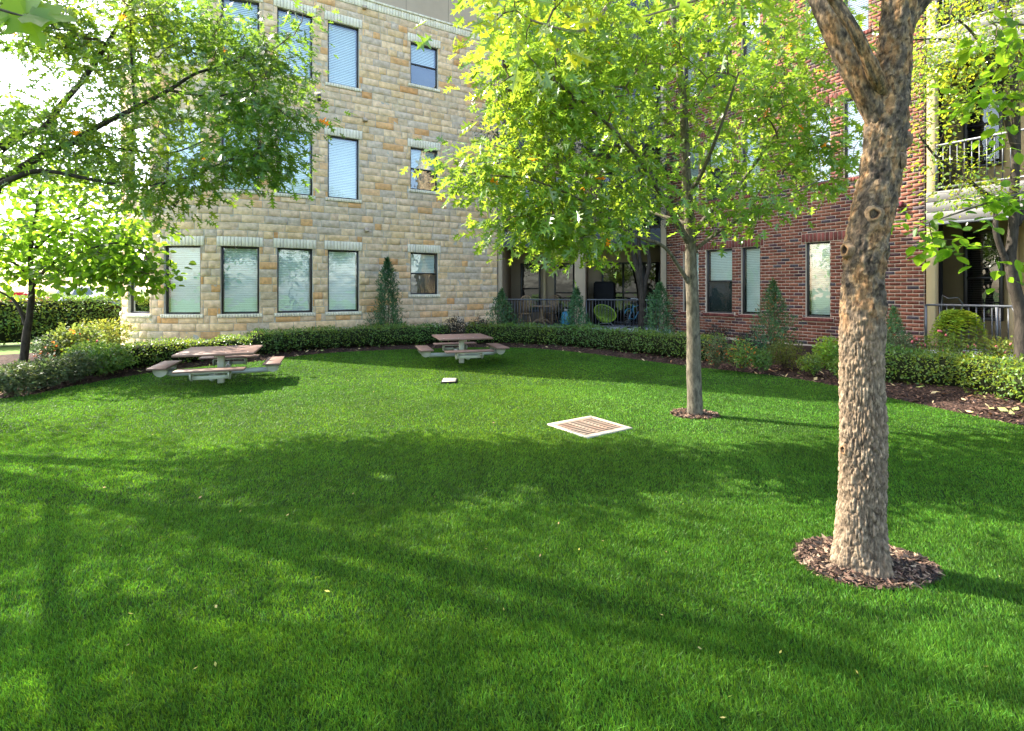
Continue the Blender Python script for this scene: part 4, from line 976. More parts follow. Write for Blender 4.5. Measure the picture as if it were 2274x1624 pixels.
def t1f(th, z, r):
    x, y = math.cos(th), math.sin(th)
    lump = .5*noise.noise(Vector((x*1.2, y*1.2, z*1.8)))*.03
    lo = 1/(1+math.exp((z-1.42+.05*noise.noise(Vector((x*3, y*3, 0))))*22))                  # plated lower bark
    wv = noise.noise(Vector((x*2, y*2, z*3)))*.35
    nv = noise.voronoi(Vector((x*8+wv, y*8+wv*.5, z*14+wv*3)))[0]; ridge = min(1, (nv[1]-nv[0])*2.6)
    nv2 = noise.voronoi(Vector((x*17+wv, y*17, z*34)))[0]; rg2 = min(1, (nv2[1]-nv2[0])*2.2)
    fine = noise.noise(Vector((x*26, y*26, z*32)))
    dlo = .012*(ridge-.6)+.006*(rg2-.6)+.003*fine
    hz = noise.noise(Vector((x*2.5, y*2.5, z*26))); nb_ = noise.fractal(Vector((x*4, y*4, z*20)), 1.0, 2.2, 4)
    dhi = .010*nb_+.004*hz+.003*fine+(.022*max(0, noise.noise(Vector((x*3, y*3, z*5+7))))if 1.5 < z < 2.15 else 0)
    d = lump+lo*dlo+(1-lo)*dhi+.006*lo*math.exp(-((z-1.40)/.05)**2)
    flare = .022*max(0, .22-z)/.22*(1+.8*math.sin(th*4+1))
    d += flare
    cl = np.array((.42, .38, .34))+np.array((.78, .74, .68))*(.6*ridge+.4*rg2)
    mot = noise.fractal(Vector((x*1.8+3, y*1.8, z*9)), 1.0, 2.0, 4); mo2 = noise.noise(Vector((x*3, y*3, z*45+3)))
    chh = np.array((.52, .47, .42)) if mot > .05 else np.array((.74, .62, .47)) if mot > -.22 else np.array((.85, .60, .38))
    if mot > .28: chh = np.array((.30, .28, .27))
    if mo2 > .35: chh = chh*1.6
    if noise.noise(Vector((x*4, y*4, z*38))) > .34: chh = chh*.42
    return d, tuple((lo*cl*.78+(1-lo)*chh*.85)*(1+.18*noise.noise(Vector((x*1.5, y*1.5, z*2.2)))))
def t1_extra(mb): pass
rng = np.random.default_rng(11)
f1 = np.array((*t1c(2.62), 2.62)); Y1 = T1[1]
def near(u, v, Y=None): return PT(u, v, Y or Y1)
def bark_limb(name, pts, radii, parent, seed_=0, K=72, step=.012):
    C_ = catmull(pts, 24); Lc = np.concatenate([[0], np.cumsum(np.linalg.norm(np.diff(C_, axis=0), axis=1))]); Rk = np.interp(np.linspace(0, 1, len(C_)), np.linspace(0, 1, len(radii)), radii)
    m_ = int(Lc[-1]/step); tt_ = np.linspace(0, Lc[-1], m_); Q = np.stack([np.interp(tt_, Lc, C_[:, q]) for q in range(3)], 1); rr_ = np.interp(tt_, Lc, Rk)
    tg = unit(np.gradient(Q, axis=0)); a = np.array((0, -1.0, 0)); V = []; T = []
    for i in range(m_):
        a = a-tg[i]*np.dot(a, tg[i]); a /= np.linalg.norm(a); b = np.cross(tg[i], a); r = rr_[i]; s_ = tt_[i]+seed_
        for k in range(K):
            th = 2*math.pi*k/K; x, y = math.cos(th), math.sin(th); sc = r/.12
            d, col = t1f(th, 2.6+s_*1.0, r); V.append(Q[i]+(a*x+b*y)*(r+d*.8*min(1, sc*1.2))); T.append(col)
    F_ = np.array([(j*K+i, j*K+(i+1) % K, (j+1)*K+(i+1) % K, (j+1)*K+i) for j in range(m_-1) for i in range(K)])
    return mesh_np(name, V, [F_], BK['near'], parent, tint=np.array(T), smooth=True)
LIMBS = [([near(1966, 330), near(1950, 262), near(1914, 185, Y1), near(1876, 110, Y1+.02), near(1845, 40, Y1+.05), near(1790, -70, Y1+.2), near(1700, -260, Y1+.6), near(1600, -520, Y1+1.0)], (.045, .070, .074, .071, .068, .06, .05, .04), 0),
         ([near(1958, 210, Y1-.03), near(1944, 172, Y1-.11), near(1921, 120, Y1-.15), near(1893, 62, Y1-.18), near(1846, -8, Y1-.15), near(1780, -90, Y1-.3), near(1700, -220, Y1-.5)], (.036, .040, .032, .030, .028, .024, .016), 3.3),
         ([near(1994, 130), near(2008, 70), near(2030, 25), near(2060, -12), near(2130, -90, Y1+.2), near(2300, -240, Y1+.5)], (.05, .05, .046, .043, .035, .022), 7.1)]
limbs1 = [([near(2000, -60), near(2010, -260, Y1+.1), near(2040, -560, Y1+.2), near(2050, -900, Y1+.2)], .09, .05),
          ([near(1790, -70, Y1+.2), near(1700, -260, Y1+.6), near(1600, -520, Y1+1.0), near(1560, -800, Y1+1.2)], .05, .03),
          ([near(1700, -260, Y1+.6), near(1500, -150, Y1+.8), near(1380, -30, Y1+.7), near(1300, 66, Y1+.55), near(1180, 46, Y1+.3)], .03, .006),
          ([near(1790, -70, Y1+.2), near(1650, -40, Y1+.9), near(1520, 10, Y1+1.0), near(1420, 40, Y1+.8)], .022, .006)]
near_blobs = [((2.2, 3.6, 6.0), (2.7, 2.6, 1.9), 6), ((1.0, 3.6, 5.0), (1.5, 1.6, .8), 2), ((4.3, 3.6, 5.2), (1.6, 1.8, 1.0), 2), (PT(1250, -40, Y1+.6), (.8, .5, .28), .75), (PT(1150, 50, Y1+.35), (.24, .15, .18), .16), (PT(1560, -30, Y1+1.0), (.6, .4, .28), .35), (PT(1350, -10, Y1+.5), (.35, .3, .22), .25)]
T1o = tree('shade_tree', 'thick near tree with furrowed tan bark and pruned knots in a bark ring', 'tree', T1, limbs1, near_blobs, 300, 'oak', LM['oak'], .15, 12, BK['near'], tint_kw=dict(yel=.4), spread=.22, seed=21, gaps=True, trunk_n=20, maxr=.03, group='lawn trees')
bpy.data.objects[T1o.children[0].name].name = 'upper_limbs'
rng = np.random.default_rng(5)
for (p_, r_, s_) in LIMBS: bark_limb('limb', p_, r_, T1o, s_)
trunk_mesh('trunk', T1o, t1c, t1r, -.05, 3.9, 620, 190, t1f, BK['near'])
def knot(parent, u, v, rr, Yk, tiltx=0, ring=True, stub=0):
    c = PT(u, v, Yk); nx = np.array((tiltx, -1, .05)); nx /= np.linalg.norm(nx); ex = np.cross(nx, EZ); ex /= np.linalg.norm(ex); ey = np.cross(ex, nx)
    m = MB(); K = 22; prof = [(1.75, -.25), (1.5, .05+stub*.8), (1.25, .30+stub), (1.02, .42+stub), (.84, .38+stub), (.66, .1+stub), (.4, -.15+stub), (.02, -.3+stub)]; V_ = []; T_ = []
    for (a, b) in prof:
        for k in range(K):
            t_ = 2*math.pi*k/K; w1 = 1+.07*math.sin(3*t_+u)+.05*math.sin(5*t_); V_.append(c+(ex*math.cos(t_)+ey*math.sin(t_)*1.2)*rr*a*w1+nx*rr*b)
            T_.append((.62, .52, .42) if a > 1.1 else (.95, .72, .48) if a > .9 else (.6, .42, .28) if a > .7 else (.10, .08, .07))
    Fq = [(i*K+k, i*K+(k+1) % K, (i+1)*K+(k+1) % K, (i+1)*K+k) for i in range(len(prof)-1) for k in range(K)]
    mesh_np('knot', V_, [np.array(Fq)], BK['near'], parent, tint=np.array(T_), smooth=True)
def knot_at(z, deg, rr, stub=0):
    th = R(deg); c = t1c(z); r = t1r(z); p = (c[0]+r*math.cos(th), c[1]+r*math.sin(th)); knot(T1o, CU+F*p[0]/p[1], HV+F*(EYE-z)/p[1], rr, p[1], math.cos(th)/max(.15, -math.sin(th)), stub=stub)
knot_at(2.08, -118, .028, .1); knot_at(2.40, -42, .025, .25); knot_at(1.88, -172, .026, .7); knot_at(2.53, -12, .028, .9); knot_at(.70, -170, .018, .3)
# ---- T2: slim middle oak
Y2 = T2B[1]; B2 = T2B
def m2(u, v, dy=0): return PT(u, v, Y2+dy)
limbs2 = [([m2(1543, 930), m2(1542, 905), m2(1540, 800), m2(1538, 700), m2(1534, 610), m2(1532, 520), m2(1526, 430), m2(1521, 330), m2(1516, 220, .1), m2(1500, 100, .1), m2(1490, -40, .1), m2(1480, -200, .1)], .112, .03),
          ([m2(1530, 540), m2(1500, 490, -.2), m2(1460, 420, -.5), m2(1400, 330, -.9), m2(1320, 250, -1.3), m2(1230, 180, -1.6)], .05, .012),
          ([m2(1534, 530), m2(1570, 480, .2), m2(1640, 410, .5), m2(1700, 330, .8), m2(1760, 240, 1.0)], .045, .012),
          ([m2(1534, 640), m2(1505, 590, -.1), m2(1470, 545, -.3), m2(1400, 520, -.7), m2(1300, 450, -1.1), m2(1180, 400, -1.3), m2(1080, 390, -1.4)], .032, .008),
          ([m2(1526, 440), m2(1560, 380, -.4), m2(1600, 280, -.9), m2(1640, 160, -1.2)], .035, .01),
          ([m2(1521, 340), m2(1470, 260, .4), m2(1400, 140, .8), m2(1330, 20, 1.0)], .035, .01),
          ([m2(1530, 500), m2(1440, 470, .5), m2(1330, 440, .9), m2(1230, 380, 1.1)], .03, .008),
          ([m2(1535, 560), m2(1620, 500, -.3), m2(1720, 450, -.5), m2(1820, 400, -.6)], .028, .007)]
def eb(u, v, dy, ru, rv, rd, w):   # crown lobe from its place, real size in metres
    c = m2(u, v, dy); s = c[1]/F; return (c, (ru*s, rd, rv*s), w)
blobs2 = [eb(1280, 60, -.6, 230, 110, 1.2, 4.2), eb(1230, 210, -1.0, 170, 100, .9, 3.4), eb(1420, 190, -.2, 200, 130, 1.3, 3.0), eb(1130, 385, -1.2, 140, 66, .7, 2.0), eb(1260, 505, -1.0, 150, 62, .6, 2.2), eb(1390, 420, -.7, 120, 90, .9, 1.8),
          eb(1590, 90, 0, 200, 130, 1.4, 2.2), eb(1660, 300, .4, 190, 120, 1.1, 2.0), eb(1790, 350, .4, 110, 90, .8, 1.7), eb(1740, 200, .5, 130, 90, 1.0, 1.8), eb(1800, 80, .5, 120, 90, 1.0, 1.6), eb(1640, 460, -.3, 120, 60, .7, .9), eb(1500, -150, 0, 330, 170, 1.8, 3), eb(1130, 90, -.8, 70, 90, .6, 1.0), eb(1120, 520, -1.1, 50, 28, .4, .25), eb(1200, 300, -1.1, 60, 60, .5, .6)]
tree('oak_tree', 'slim young oak in the middle of the lawn with bright sunlit lobed leaves', 'tree', T2B, limbs2, blobs2, 770, 'oak', LM['oak'], .145, 15, BK['grey'], tint_kw=dict(yel=.2, autumn=.0015), spread=.20, seed=33, trunk_n=22, droop=.35, maxr=.02, group='lawn trees')

# ---- T4: big oak reaching in from the left
def m4(u, v, Y): return PT(u, v, Y)
B4 = np.array((-8.6, 6.2, 0))
limbs4 = [([B4, B4+(0.05, 0, 1.0), B4+(.1, .05, 2.2), B4+(.2, .1, 3.4), B4+(.5, .1, 5), B4+(.8, .2, 7.2), B4+(1.0, .2, 9)], .24, .08),
          ([B4+(.12, .05, 2.3), m4(-70, 370, 6.4), m4(0, 328, 6.5), m4(53, 298, 6.6), m4(100, 286, 6.6), m4(135, 235, 6.7), m4(190, 170, 6.9), m4(260, 60, 7.1), m4(330, -60, 7.3)], .08, .016),
          ([B4+(.1, .05, 1.9), m4(-60, 450, 6.2), m4(0, 408, 6.3), m4(77, 355, 6.4), m4(167, 312, 6.5), m4(235, 272, 6.6), m4(300, 241, 6.7), m4(375, 200, 6.8), m4(433, 165, 6.9), m4(500, 145, 7.0), m4(600, 110, 7.1)], .062, .010),
          ([B4+(.1, .05, 1.8), m4(-60, 450, 6.0), m4(0, 412, 6.0), m4(60, 385, 6.0), m4(107, 380, 6.0), m4(200, 398, 6.1), m4(287, 413, 6.2), m4(400, 400, 6.3), m4(500, 360, 6.4), m4(610, 320, 6.5)], .042, .008),
          ([m4(300, 241, 6.7), m4(292, 130, 6.9), m4(288, 20, 7.0), m4(280, -120, 7.2)], .018, .008),
          ([m4(375, 200, 6.8), m4(470, 215, 6.6), m4(560, 205, 6.5), m4(640, 260, 6.4)], .022, .007),
          ([m4(167, 312, 6.5), m4(260, 330, 6.9), m4(380, 340, 7.0), m4(480, 300, 7.1)], .022, .007),
          ([B4+(.5, .1, 5), B4+(2, -.6, 6.2), B4+(4, -1.0, 7.2), B4+(5.8, -1.2, 7.8)], .09, .02),
          ([B4+(.4, .1, 4.4), B4+(1.6, -1.8, 5.2), B4+(3, -3.2, 5.8)], .08, .02), ([B4+(.6, .1, 5.6), B4+(2.2, 1.6, 6.8), B4+(4.2, 2.4, 7.8)], .08, .02)]
def e4(u, v, Y, ru, rv, rd, w): s = Y/F; return (PT(u, v, Y), (ru*s, rd, rv*s), w)
blobs4 = [e4(210, 50, 7.0, 250, 85, 1.2, 5.0), e4(60, 40, 6.8, 90, 60, .8, 1.6), e4(40, 250, 6.5, 60, 28, .5, .5), e4(480, 60, 7.1, 170, 100, 1.0, 3.4), e4(590, 150, 6.9, 85, 70, .7, 1.5), e4(120, 330, 6.4, 150, 80, .9, 2.2), e4(330, 240, 6.8, 150, 80, .9, 2.0), e4(560, 245, 6.6, 120, 40, .6, 1.4), e4(640, 275, 6.5, 50, 22, .35, .35), e4(600, 370, 6.5, 50, 20, .3, .3), e4(400, 380, 6.3, 150, 50, .6, 1.7), e4(560, 350, 6.5, 80, 55, .6, 1.1), e4(320, 450, 6.2, 120, 36, .5, .7), e4(200, 190, 6.9, 90, 50, .7, .5),
          e4(640, 40, 7.0, 40, 60, .5, .5),
          (B4+(3.0, -1.1, 7.3), (2.8, 1.9, 1.3), 4.2), (B4+(5.2, -1.1, 7.4), (1.6, 1.6, 1.0), 1.8), (B4+(.8, 0, 7.5), (2.5, 2.8, 1.8), 3.0), (B4+(-1.8, .9, 4.4), (2.0, 1.8, 1.7), 3.4), (B4+(-1.8, .9, 7.0), (2.0, 1.8, 1.6), 2.6), (B4+(3, -3.0, 5.9), (2.3, 1.7, 1.1), 4.4), (B4+(1.2, -1.4, 5.3), (1.5, 1.3, .9), 2.4), (B4+(4.6, -2.2, 7.0), (1.8, 1.3, .8), 2.4)]
tree('oak_tree', 'large spreading oak reaching in from beyond the left edge with backlit leaves', 'tree', B4, limbs4, blobs4, 1600, 'oak', LM['oak'], .125, 15, BK['dark'], tint_kw=dict(yel=.25, autumn=.002, base=(.72, .80, .9)), spread=.21, seed=44, gaps=True, droop=.3, maxr=.022, keepf=lambda p: not (CU+F*p[0]/p[1] < 120 and 105 < HV+F*(EYE-p[2])/p[1] < 215), group='oaks at the lawn edge')

# out-of-frame neighbours whose crowns shade the foreground
B8 = np.array((-9.9, 3.0, 0))
tree('oak_tree', 'leafy oak standing beside the camera left of the view, shading the near lawn', 'tree', B8, [([B8, B8+(.1, 0, 1.5), B8+(.2, .1, 3.2), B8+(.4, .1, 6)], .18, .06)], [(B8+(1.2, 1.0, 5.2), (2.6, 2.4, 1.7), 3), (B8+(4.0, .6, 6.6), (2.2, 1.8, 1.0), 1.8), (B8+(6.5, .2, 7.4), (1.6, 1.5, .8), 1.0)], 420, 'oak', LM['oak'], .16, 12, BK['grey'], seed=55, gaps=True, spread=.24, group='oaks at the lawn edge')

# ---- T3: small round-leaved tree by the left hedge
B3 = GR(52, 815, .08); Y3 = B3[1]
def m3(u, v, dy=0): return PT(u, v, Y3+dy)
limbs3 = [([B3, m3(60, 740), m3(66, 700), m3(70, 650), m3(68, 600), m3(70, 540), m3(80, 480), m3(90, 420)], .078, .025),
          ([m3(57, 720), m3(48, 695), m3(28, 665), m3(0, 648), m3(-60, 620)], .045, .015), ([m3(70, 640), m3(110, 590, -.2), m3(180, 560, -.4), m3(260, 540, -.5), m3(320, 560, -.5)], .04, .01),
          ([m3(68, 620), m3(40, 590, -.2), m3(-10, 570, -.3), m3(-60, 560, -.3)], .03, .01), ([m3(70, 560), m3(140, 500, .3), m3(220, 470, .5), m3(300, 450, .5)], .035, .01)]
def e3(u, v, dy, ru, rv, rd, w): c = m3(u, v, dy); s = c[1]/F; return (c, (ru*s, rd, rv*s), w)
tree('redbud_tree', 'small round leaved tree glowing yellow green against the bright parking lot', 'tree', B3, limbs3, [e3(150, 520, 0, 170, 90, 1.6, 3), e3(260, 540, -.3, 110, 80, 1.0, 2), e3(290, 610, -.4, 75, 35, .6, 1), e3(20, 560, 0, 90, 80, 1.2, 1.6), e3(120, 420, .2, 160, 70, 1.5, 2), e3(150, 620, -.3, 110, 22, .7, .6)], 330, 'round', LM['light'], .12, 11, BK['dark'], tint_kw=dict(yel=.15, var=.35, base=(.75, .82, 1)), spread=.22, seed=66, droop=.3)

# ---- T5: dark multi-stem tree at the patio
B5 = GR(1424, 748, .12); Y5 = B5[1]
def m5(u, v, dy=0): return PT(u, v, Y5+dy)
def e5(u, v, dy, ru, rv, rd, w): c = m5(u, v, dy); s = c[1]/F; return (c, (ru*s, rd, rv*s), w)
limbs5 = [([B5, m5(1425, 700), m5(1424, 650), m5(1414, 600), m5(1404, 550), m5(1396, 480), m5(1370, 380)], .135, .05), ([m5(1425, 680), m5(1432, 630), m5(1441, 585), m5(1437, 540), m5(1450, 460), m5(1480, 360)], .085, .04), ([m5(1424, 655), m5(1421, 600), m5(1418, 540), m5(1420, 440), m5(1430, 320)], .08, .04),
          ([m5(1400, 520), m5(1330, 440, -.3), m5(1250, 370, -.5), m5(1150, 320, -.6)], .05, .015), ([m5(1416, 470), m5(1360, 330), m5(1280, 230), m5(1200, 160)], .05, .015)]
tree('cedar_elm', 'dark blue green multi stemmed tree in front of the patio railing', 'tree', B5, limbs5, [e5(1200, 320, 0, 130, 60, 1.0, 3), e5(1330, 370, 0, 150, 90, 1.2, 3), e5(1440, 300, 0, 130, 120, 1.3, 3), e5(1420, 450, 0, 110, 60, .9, 2), e5(1290, 200, .2, 150, 90, 1.2, 2), e5(1100, 300, 0, 50, 30, .4, .5)], 430, 'small', LM['olive'], .085, 26, BK['dark'], spread=.26, seed=77, tint_kw=dict(yel=.15), droop=.1)

# ---- T6: right-hand tree by the balcony
B6 = GR(2262, 850, .12); Y6 = B6[1]
def m6(u, v, dy=0): return PT(u, v, Y6+dy)
def e6(u, v, dy, ru, rv, rd, w): c = m6(u, v, dy); s = c[1]/F; return (c, (ru*s, rd, rv*s), w)
limbs6 = [([B6, m6(2268, 760), m6(2266, 690), m6(2250, 630), m6(2243, 570), m6(2250, 500), m6(2252, 420), m6(2256, 300), m6(2250, 180), m6(2240, 40), m6(2230, -120)], .105, .04),
          ([m6(2246, 600), m6(2222, 555), m6(2210, 510), m6(2205, 460, .1), m6(2150, 400, .2), m6(2080, 350, .3), m6(2040, 300, .3)], .055, .014), ([m6(2250, 430), m6(2210, 440, .1), m6(2150, 405, .3), m6(2090, 385, .5)], .04, .01),
          ([m6(2252, 330), m6(2215, 200, -.2), m6(2170, 90, -.3), m6(2110, 30, -.3)], .045, .012), ([m6(2250, 200), m6(2200, 130), m6(2100, 90), m6(2020, 90)], .035, .01), ([m6(2255, 500), m6(2300, 420), m6(2360, 300)], .06, .02)]
tree('elm_tree', 'leaning dark trunked tree with sparse small leaves in front of the right balcony', 'tree', B6, limbs6, [e6(2080, 300, .2, 90, 90, 1.0, 1.0), e6(2130, 90, 0, 140, 90, 1.2, 2.6), e6(2220, 200, 0, 90, 100, 1.0, 1.0), e6(2060, 170, .1, 70, 60, .8, 1.0), e6(2200, -60, 0, 200, 90, 1.4, 2), e6(2180, 420, 0, 90, 50, .8, .5)], 430, 'small', LM['oak'], .075, 16, BK['dark'], spread=.2, seed=88, tint_kw=dict(yel=.6))

# ---- T7: near oval-leaved sprays at the right edge
B7 = np.array((4.9, 2.6, 0))
def m7(u, v, Y): return PT(u, v, Y)
limbs7 = [([B7, B7+(.05, .1, 1.2), B7+(0, .1, 2.2), B7+(-.2, .2, 3.4)], .10, .05),
          ([B7+(.02, .1, 1.9), m7(2450, 420, 3.4), m7(2330, 420, 3.4), m7(2230, 440, 3.4), m7(2120, 475, 3.4), m7(2020, 510, 3.45)], .02, .003),
          ([B7+(0, .1, 2.2), m7(2420, 260, 3.4), m7(2320, 230, 3.5), m7(2220, 220, 3.5), m7(2090, 235, 3.6)], .02, .003),
          ([B7+(0, .1, 2.2), m7(2420, 100, 3.4), m7(2300, 60, 3.5), m7(2200, 50, 3.5)], .02, .004)]
def e7(u, v, Y, ru, rv, rd, w): s = Y/F; return (PT(u, v, Y), (ru*s, rd, rv*s), w)
tree('redbud_tree', 'near drooping sprays of smooth oval leaves at the right edge', 'tree', B7, limbs7, [e7(2110, 485, 3.42, 110, 9, .12, 1.5), e7(2220, 450, 3.4, 50, 10, .15, .8), e7(2110, 545, 3.42, 35, 16, .08, .4), e7(2190, 225, 3.5, 100, 14, .2, .9), e7(2240, 120, 3.45, 50, 60, .25, 1.1), e7(2255, 300, 3.4, 25, 30, .15, .35), e7(2262, 600, 3.3, 18, 10, .08, .15), (B7+(0, .3, 4.2), (1.3, 1.2, .9), 3.0)], 95, 'oval', LM['light'], .085, 6, BK['grey'], spread=.07, seed=99, tint_kw=dict(yel=.2, base=(.75, .85, 1)), droop=.22, up=1.3, twig_r=.0018, dirjit=.3)

# ---- overhanging leaves close to the lens, top left
B9 = np.array((-2.6, -.6, 0)); 
limbs9 = [([B9, B9+(.02, 0, 1.2), B9+(.1, .2, 2.4), B9+(.2, .3, 3.4)], .06, .03), ([B9+(.1, .2, 2.3), np.array((-2.0, .7, 2.62)), np.array((-1.55, 1.35, 2.46)), PT(60, 40, 1.5)], .012, .003)]
t9 = tree('sycamore_tree', 'close broad green leaves hanging in at the top left corner', 'tree', B9, limbs9, [(B9+(.2, .3, 3.6), (.7, .7, .6), 1)], 30, 'maple', LM['light'], .17, 6, BK['grey'], spread=.16, seed=12)
P = np.array([PT(62, 30, 1.5), PT(60, 32, 1.5), PT(20, 38, 1.48), PT(56, 30, 1.52)]); AX = np.array([(1.0, .1, -.1), (.5, -.2, -.8), (-1, .1, -.75), (-.3, .2, 1.0)]); NR = np.array([(.1, -.9, .5)]*4)+rng.normal(size=(4, 3))*.15
leaves('hanging_leaf', P, AX, NR, np.array((.125, .12, .10, .11)), 'maple', LM['light'], np.array([(1, 1.0, 1)]*4), t9)['kind'] = 'stuff'

# ================================================================== HEDGES AND SHRUBS
def leafy(name, label, cat, P, Nn, leaf, lm, size, tk, base, group=None, core=None, kind_part='foliage', up=.5, jit=.5, stems=None):
    o = thing(name, label, cat, base, 0, group)
    N = len(P); nr = unit(Nn*1.0+rng.normal(size=(N, 3))*jit+np.array((0, 0, up))); ax = unit(Nn*.5+rng.normal(size=(N, 3))*.7)
    leaves(kind_part, P, ax, nr, size*rng.uniform(.6, 1.35, N), leaf, lm, tints(N, P=P, **tk), o)
    if core is not None: core.build('inner_twigs', CORE, o)
    if stems is not None: stems.build('stem', BK['twig'], o)
    return o
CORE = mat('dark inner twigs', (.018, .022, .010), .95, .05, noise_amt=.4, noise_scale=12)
def hedge(path, d0, d1, h, label, dens=850, leaf='small', lm=None, size=.05, z0=.06, lump=.07, tk=None, name='hedge'):
    """path: centre line points; box-clipped hedge with a bumpy skin"""
    lm = lm or LM['hedge']; Pc = smooth(path, 2, 4); L = np.concatenate([[0], np.cumsum(np.linalg.norm(np.diff(Pc, axis=0), axis=1))])
    t_ = np.gradient(Pc, axis=0); t_ /= np.linalg.norm(t_, axis=1)[:, None]; nn = np.column_stack([-t_[:, 1], t_[:, 0]])
    hw = (d1-d0)/2; per = 2*h+2*hw; N = int(dens*L[-1]*per)
    s = rng.uniform(0, L[-1], N); q = rng.uniform(0, per, N)
    cx = np.interp(s, L, Pc[:, 0]); cy = np.interp(s, L, Pc[:, 1]); nx = np.interp(s, L, nn[:, 0]); ny = np.interp(s, L, nn[:, 1])
    off = np.where(q < h, -hw, np.where(q < h+2*hw, q-h-hw, hw)); z = np.where(q < h, q, np.where(q < h+2*hw, h, per-q))
    on = np.where(q < h, -1.0, np.where(q < h+2*hw, 0, 1)); zn = np.where((q >= h) & (q < h+2*hw), 1.0, .15)
    # rounded shoulders and lumps
    ed = np.clip((np.abs(off)/hw-.7)/.3, 0, 1); z = z-np.where(zn > .5, .07*ed**2, 0); off = off*(1-.18*np.clip((z/h-.75)/.25, 0, 1)*(zn < .5))*(1-.15*np.clip(.35-z/h, 0, 1))
    A_ = np.column_stack([s, q]); bump = lump*pnoise(A_, 3.2, 4)*.6+lump*.5*pnoise(A_, 8, 5)+rng.normal(0, .028, N)-.01
    ends = np.minimum(s, L[-1]-s); shrink = 1-np.clip(1-ends/.25, 0, 1)**2*.5
    P = np.column_stack([cx+nx*(off*shrink+on*bump), cy+ny*(off*shrink+on*bump), z0+np.maximum(z*(.6+.4*shrink)+np.where(zn > .5, bump, 0), .01)])
    thin = (z < h*.22) & (zn < .5) & (rng.random(N) < .6); P = P[~thin]; Nn = np.column_stack([nx*on, ny*on, zn])[~thin]
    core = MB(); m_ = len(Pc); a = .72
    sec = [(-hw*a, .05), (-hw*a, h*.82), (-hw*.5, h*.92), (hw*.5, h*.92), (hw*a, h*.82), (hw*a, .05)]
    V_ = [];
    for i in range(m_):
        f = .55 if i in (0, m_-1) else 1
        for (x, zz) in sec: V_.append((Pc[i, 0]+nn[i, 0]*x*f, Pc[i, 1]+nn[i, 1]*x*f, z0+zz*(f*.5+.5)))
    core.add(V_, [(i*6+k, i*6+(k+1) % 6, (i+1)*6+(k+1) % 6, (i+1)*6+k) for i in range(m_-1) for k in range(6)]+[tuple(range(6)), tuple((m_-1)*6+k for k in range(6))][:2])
    tkw = dict(var=.3, yel=.5); tkw.update(tk or {})
    c0 = Pc[m_//2]
    return leafy(name, label, 'hedge', P, Nn, leaf, lm, size, tkw, (c0[0], c0[1], z0), core=core)
def along(u0, u1, d):      # follow the lawn edge between two picture columns at distance d
    U = CU+F*EDG[:, 0]/np.maximum(EDG[:, 1], .1); ok = (EDG[:, 1] > 3) & (U >= u0) & (U <= u1); return (EDG+NOUT*d)[ok][::3]
hedge(along(225, 600, .85), -.38, .38, .44, 'low clipped hedge behind the sunny left picnic table', z0=.05)
hedge(along(590, 1010, .88), -.42, .42, .50, 'low dark hedge at the foot of the stone wall behind the centre table')
hedge(along(1020, 1570, .92), -.42, .42, .50, 'low dark hedge in front of the patio railings')
rh = [(GR(1950, 846, .05)+GR(1950, 846, .05)*np.array((.02, .02, 0)))[:2]]
RHp = [GR(u, v, .05)[:2] for u, v in ((1900, 838), (1965, 849), (2070, 861), (2168, 873), (2273, 896), (2400, 926))]
RHn = np.array((.534, .8455)); RHp = [p+np.array((.16, .2)) for p in RHp]
hedge(RHp, -.42, .42, .50, 'thick low hedge under the right balcony with bright sunlit patches', z0=.06, size=.052, dens=1000, tk=dict(yel=.7))
# tall clipped hedge screening the parking lot
hedge([np.array(p) for p in ((-20.5, 12.0), (-17.2, 14.3), (-14.8, 16.2), (-12.9, 17.6))], -.5, .5, 1.38, 'tall clipped hedge screening the parking lot at the far left', dens=480, size=.085, z0=.0, lump=.1, tk=dict(yel=.9))

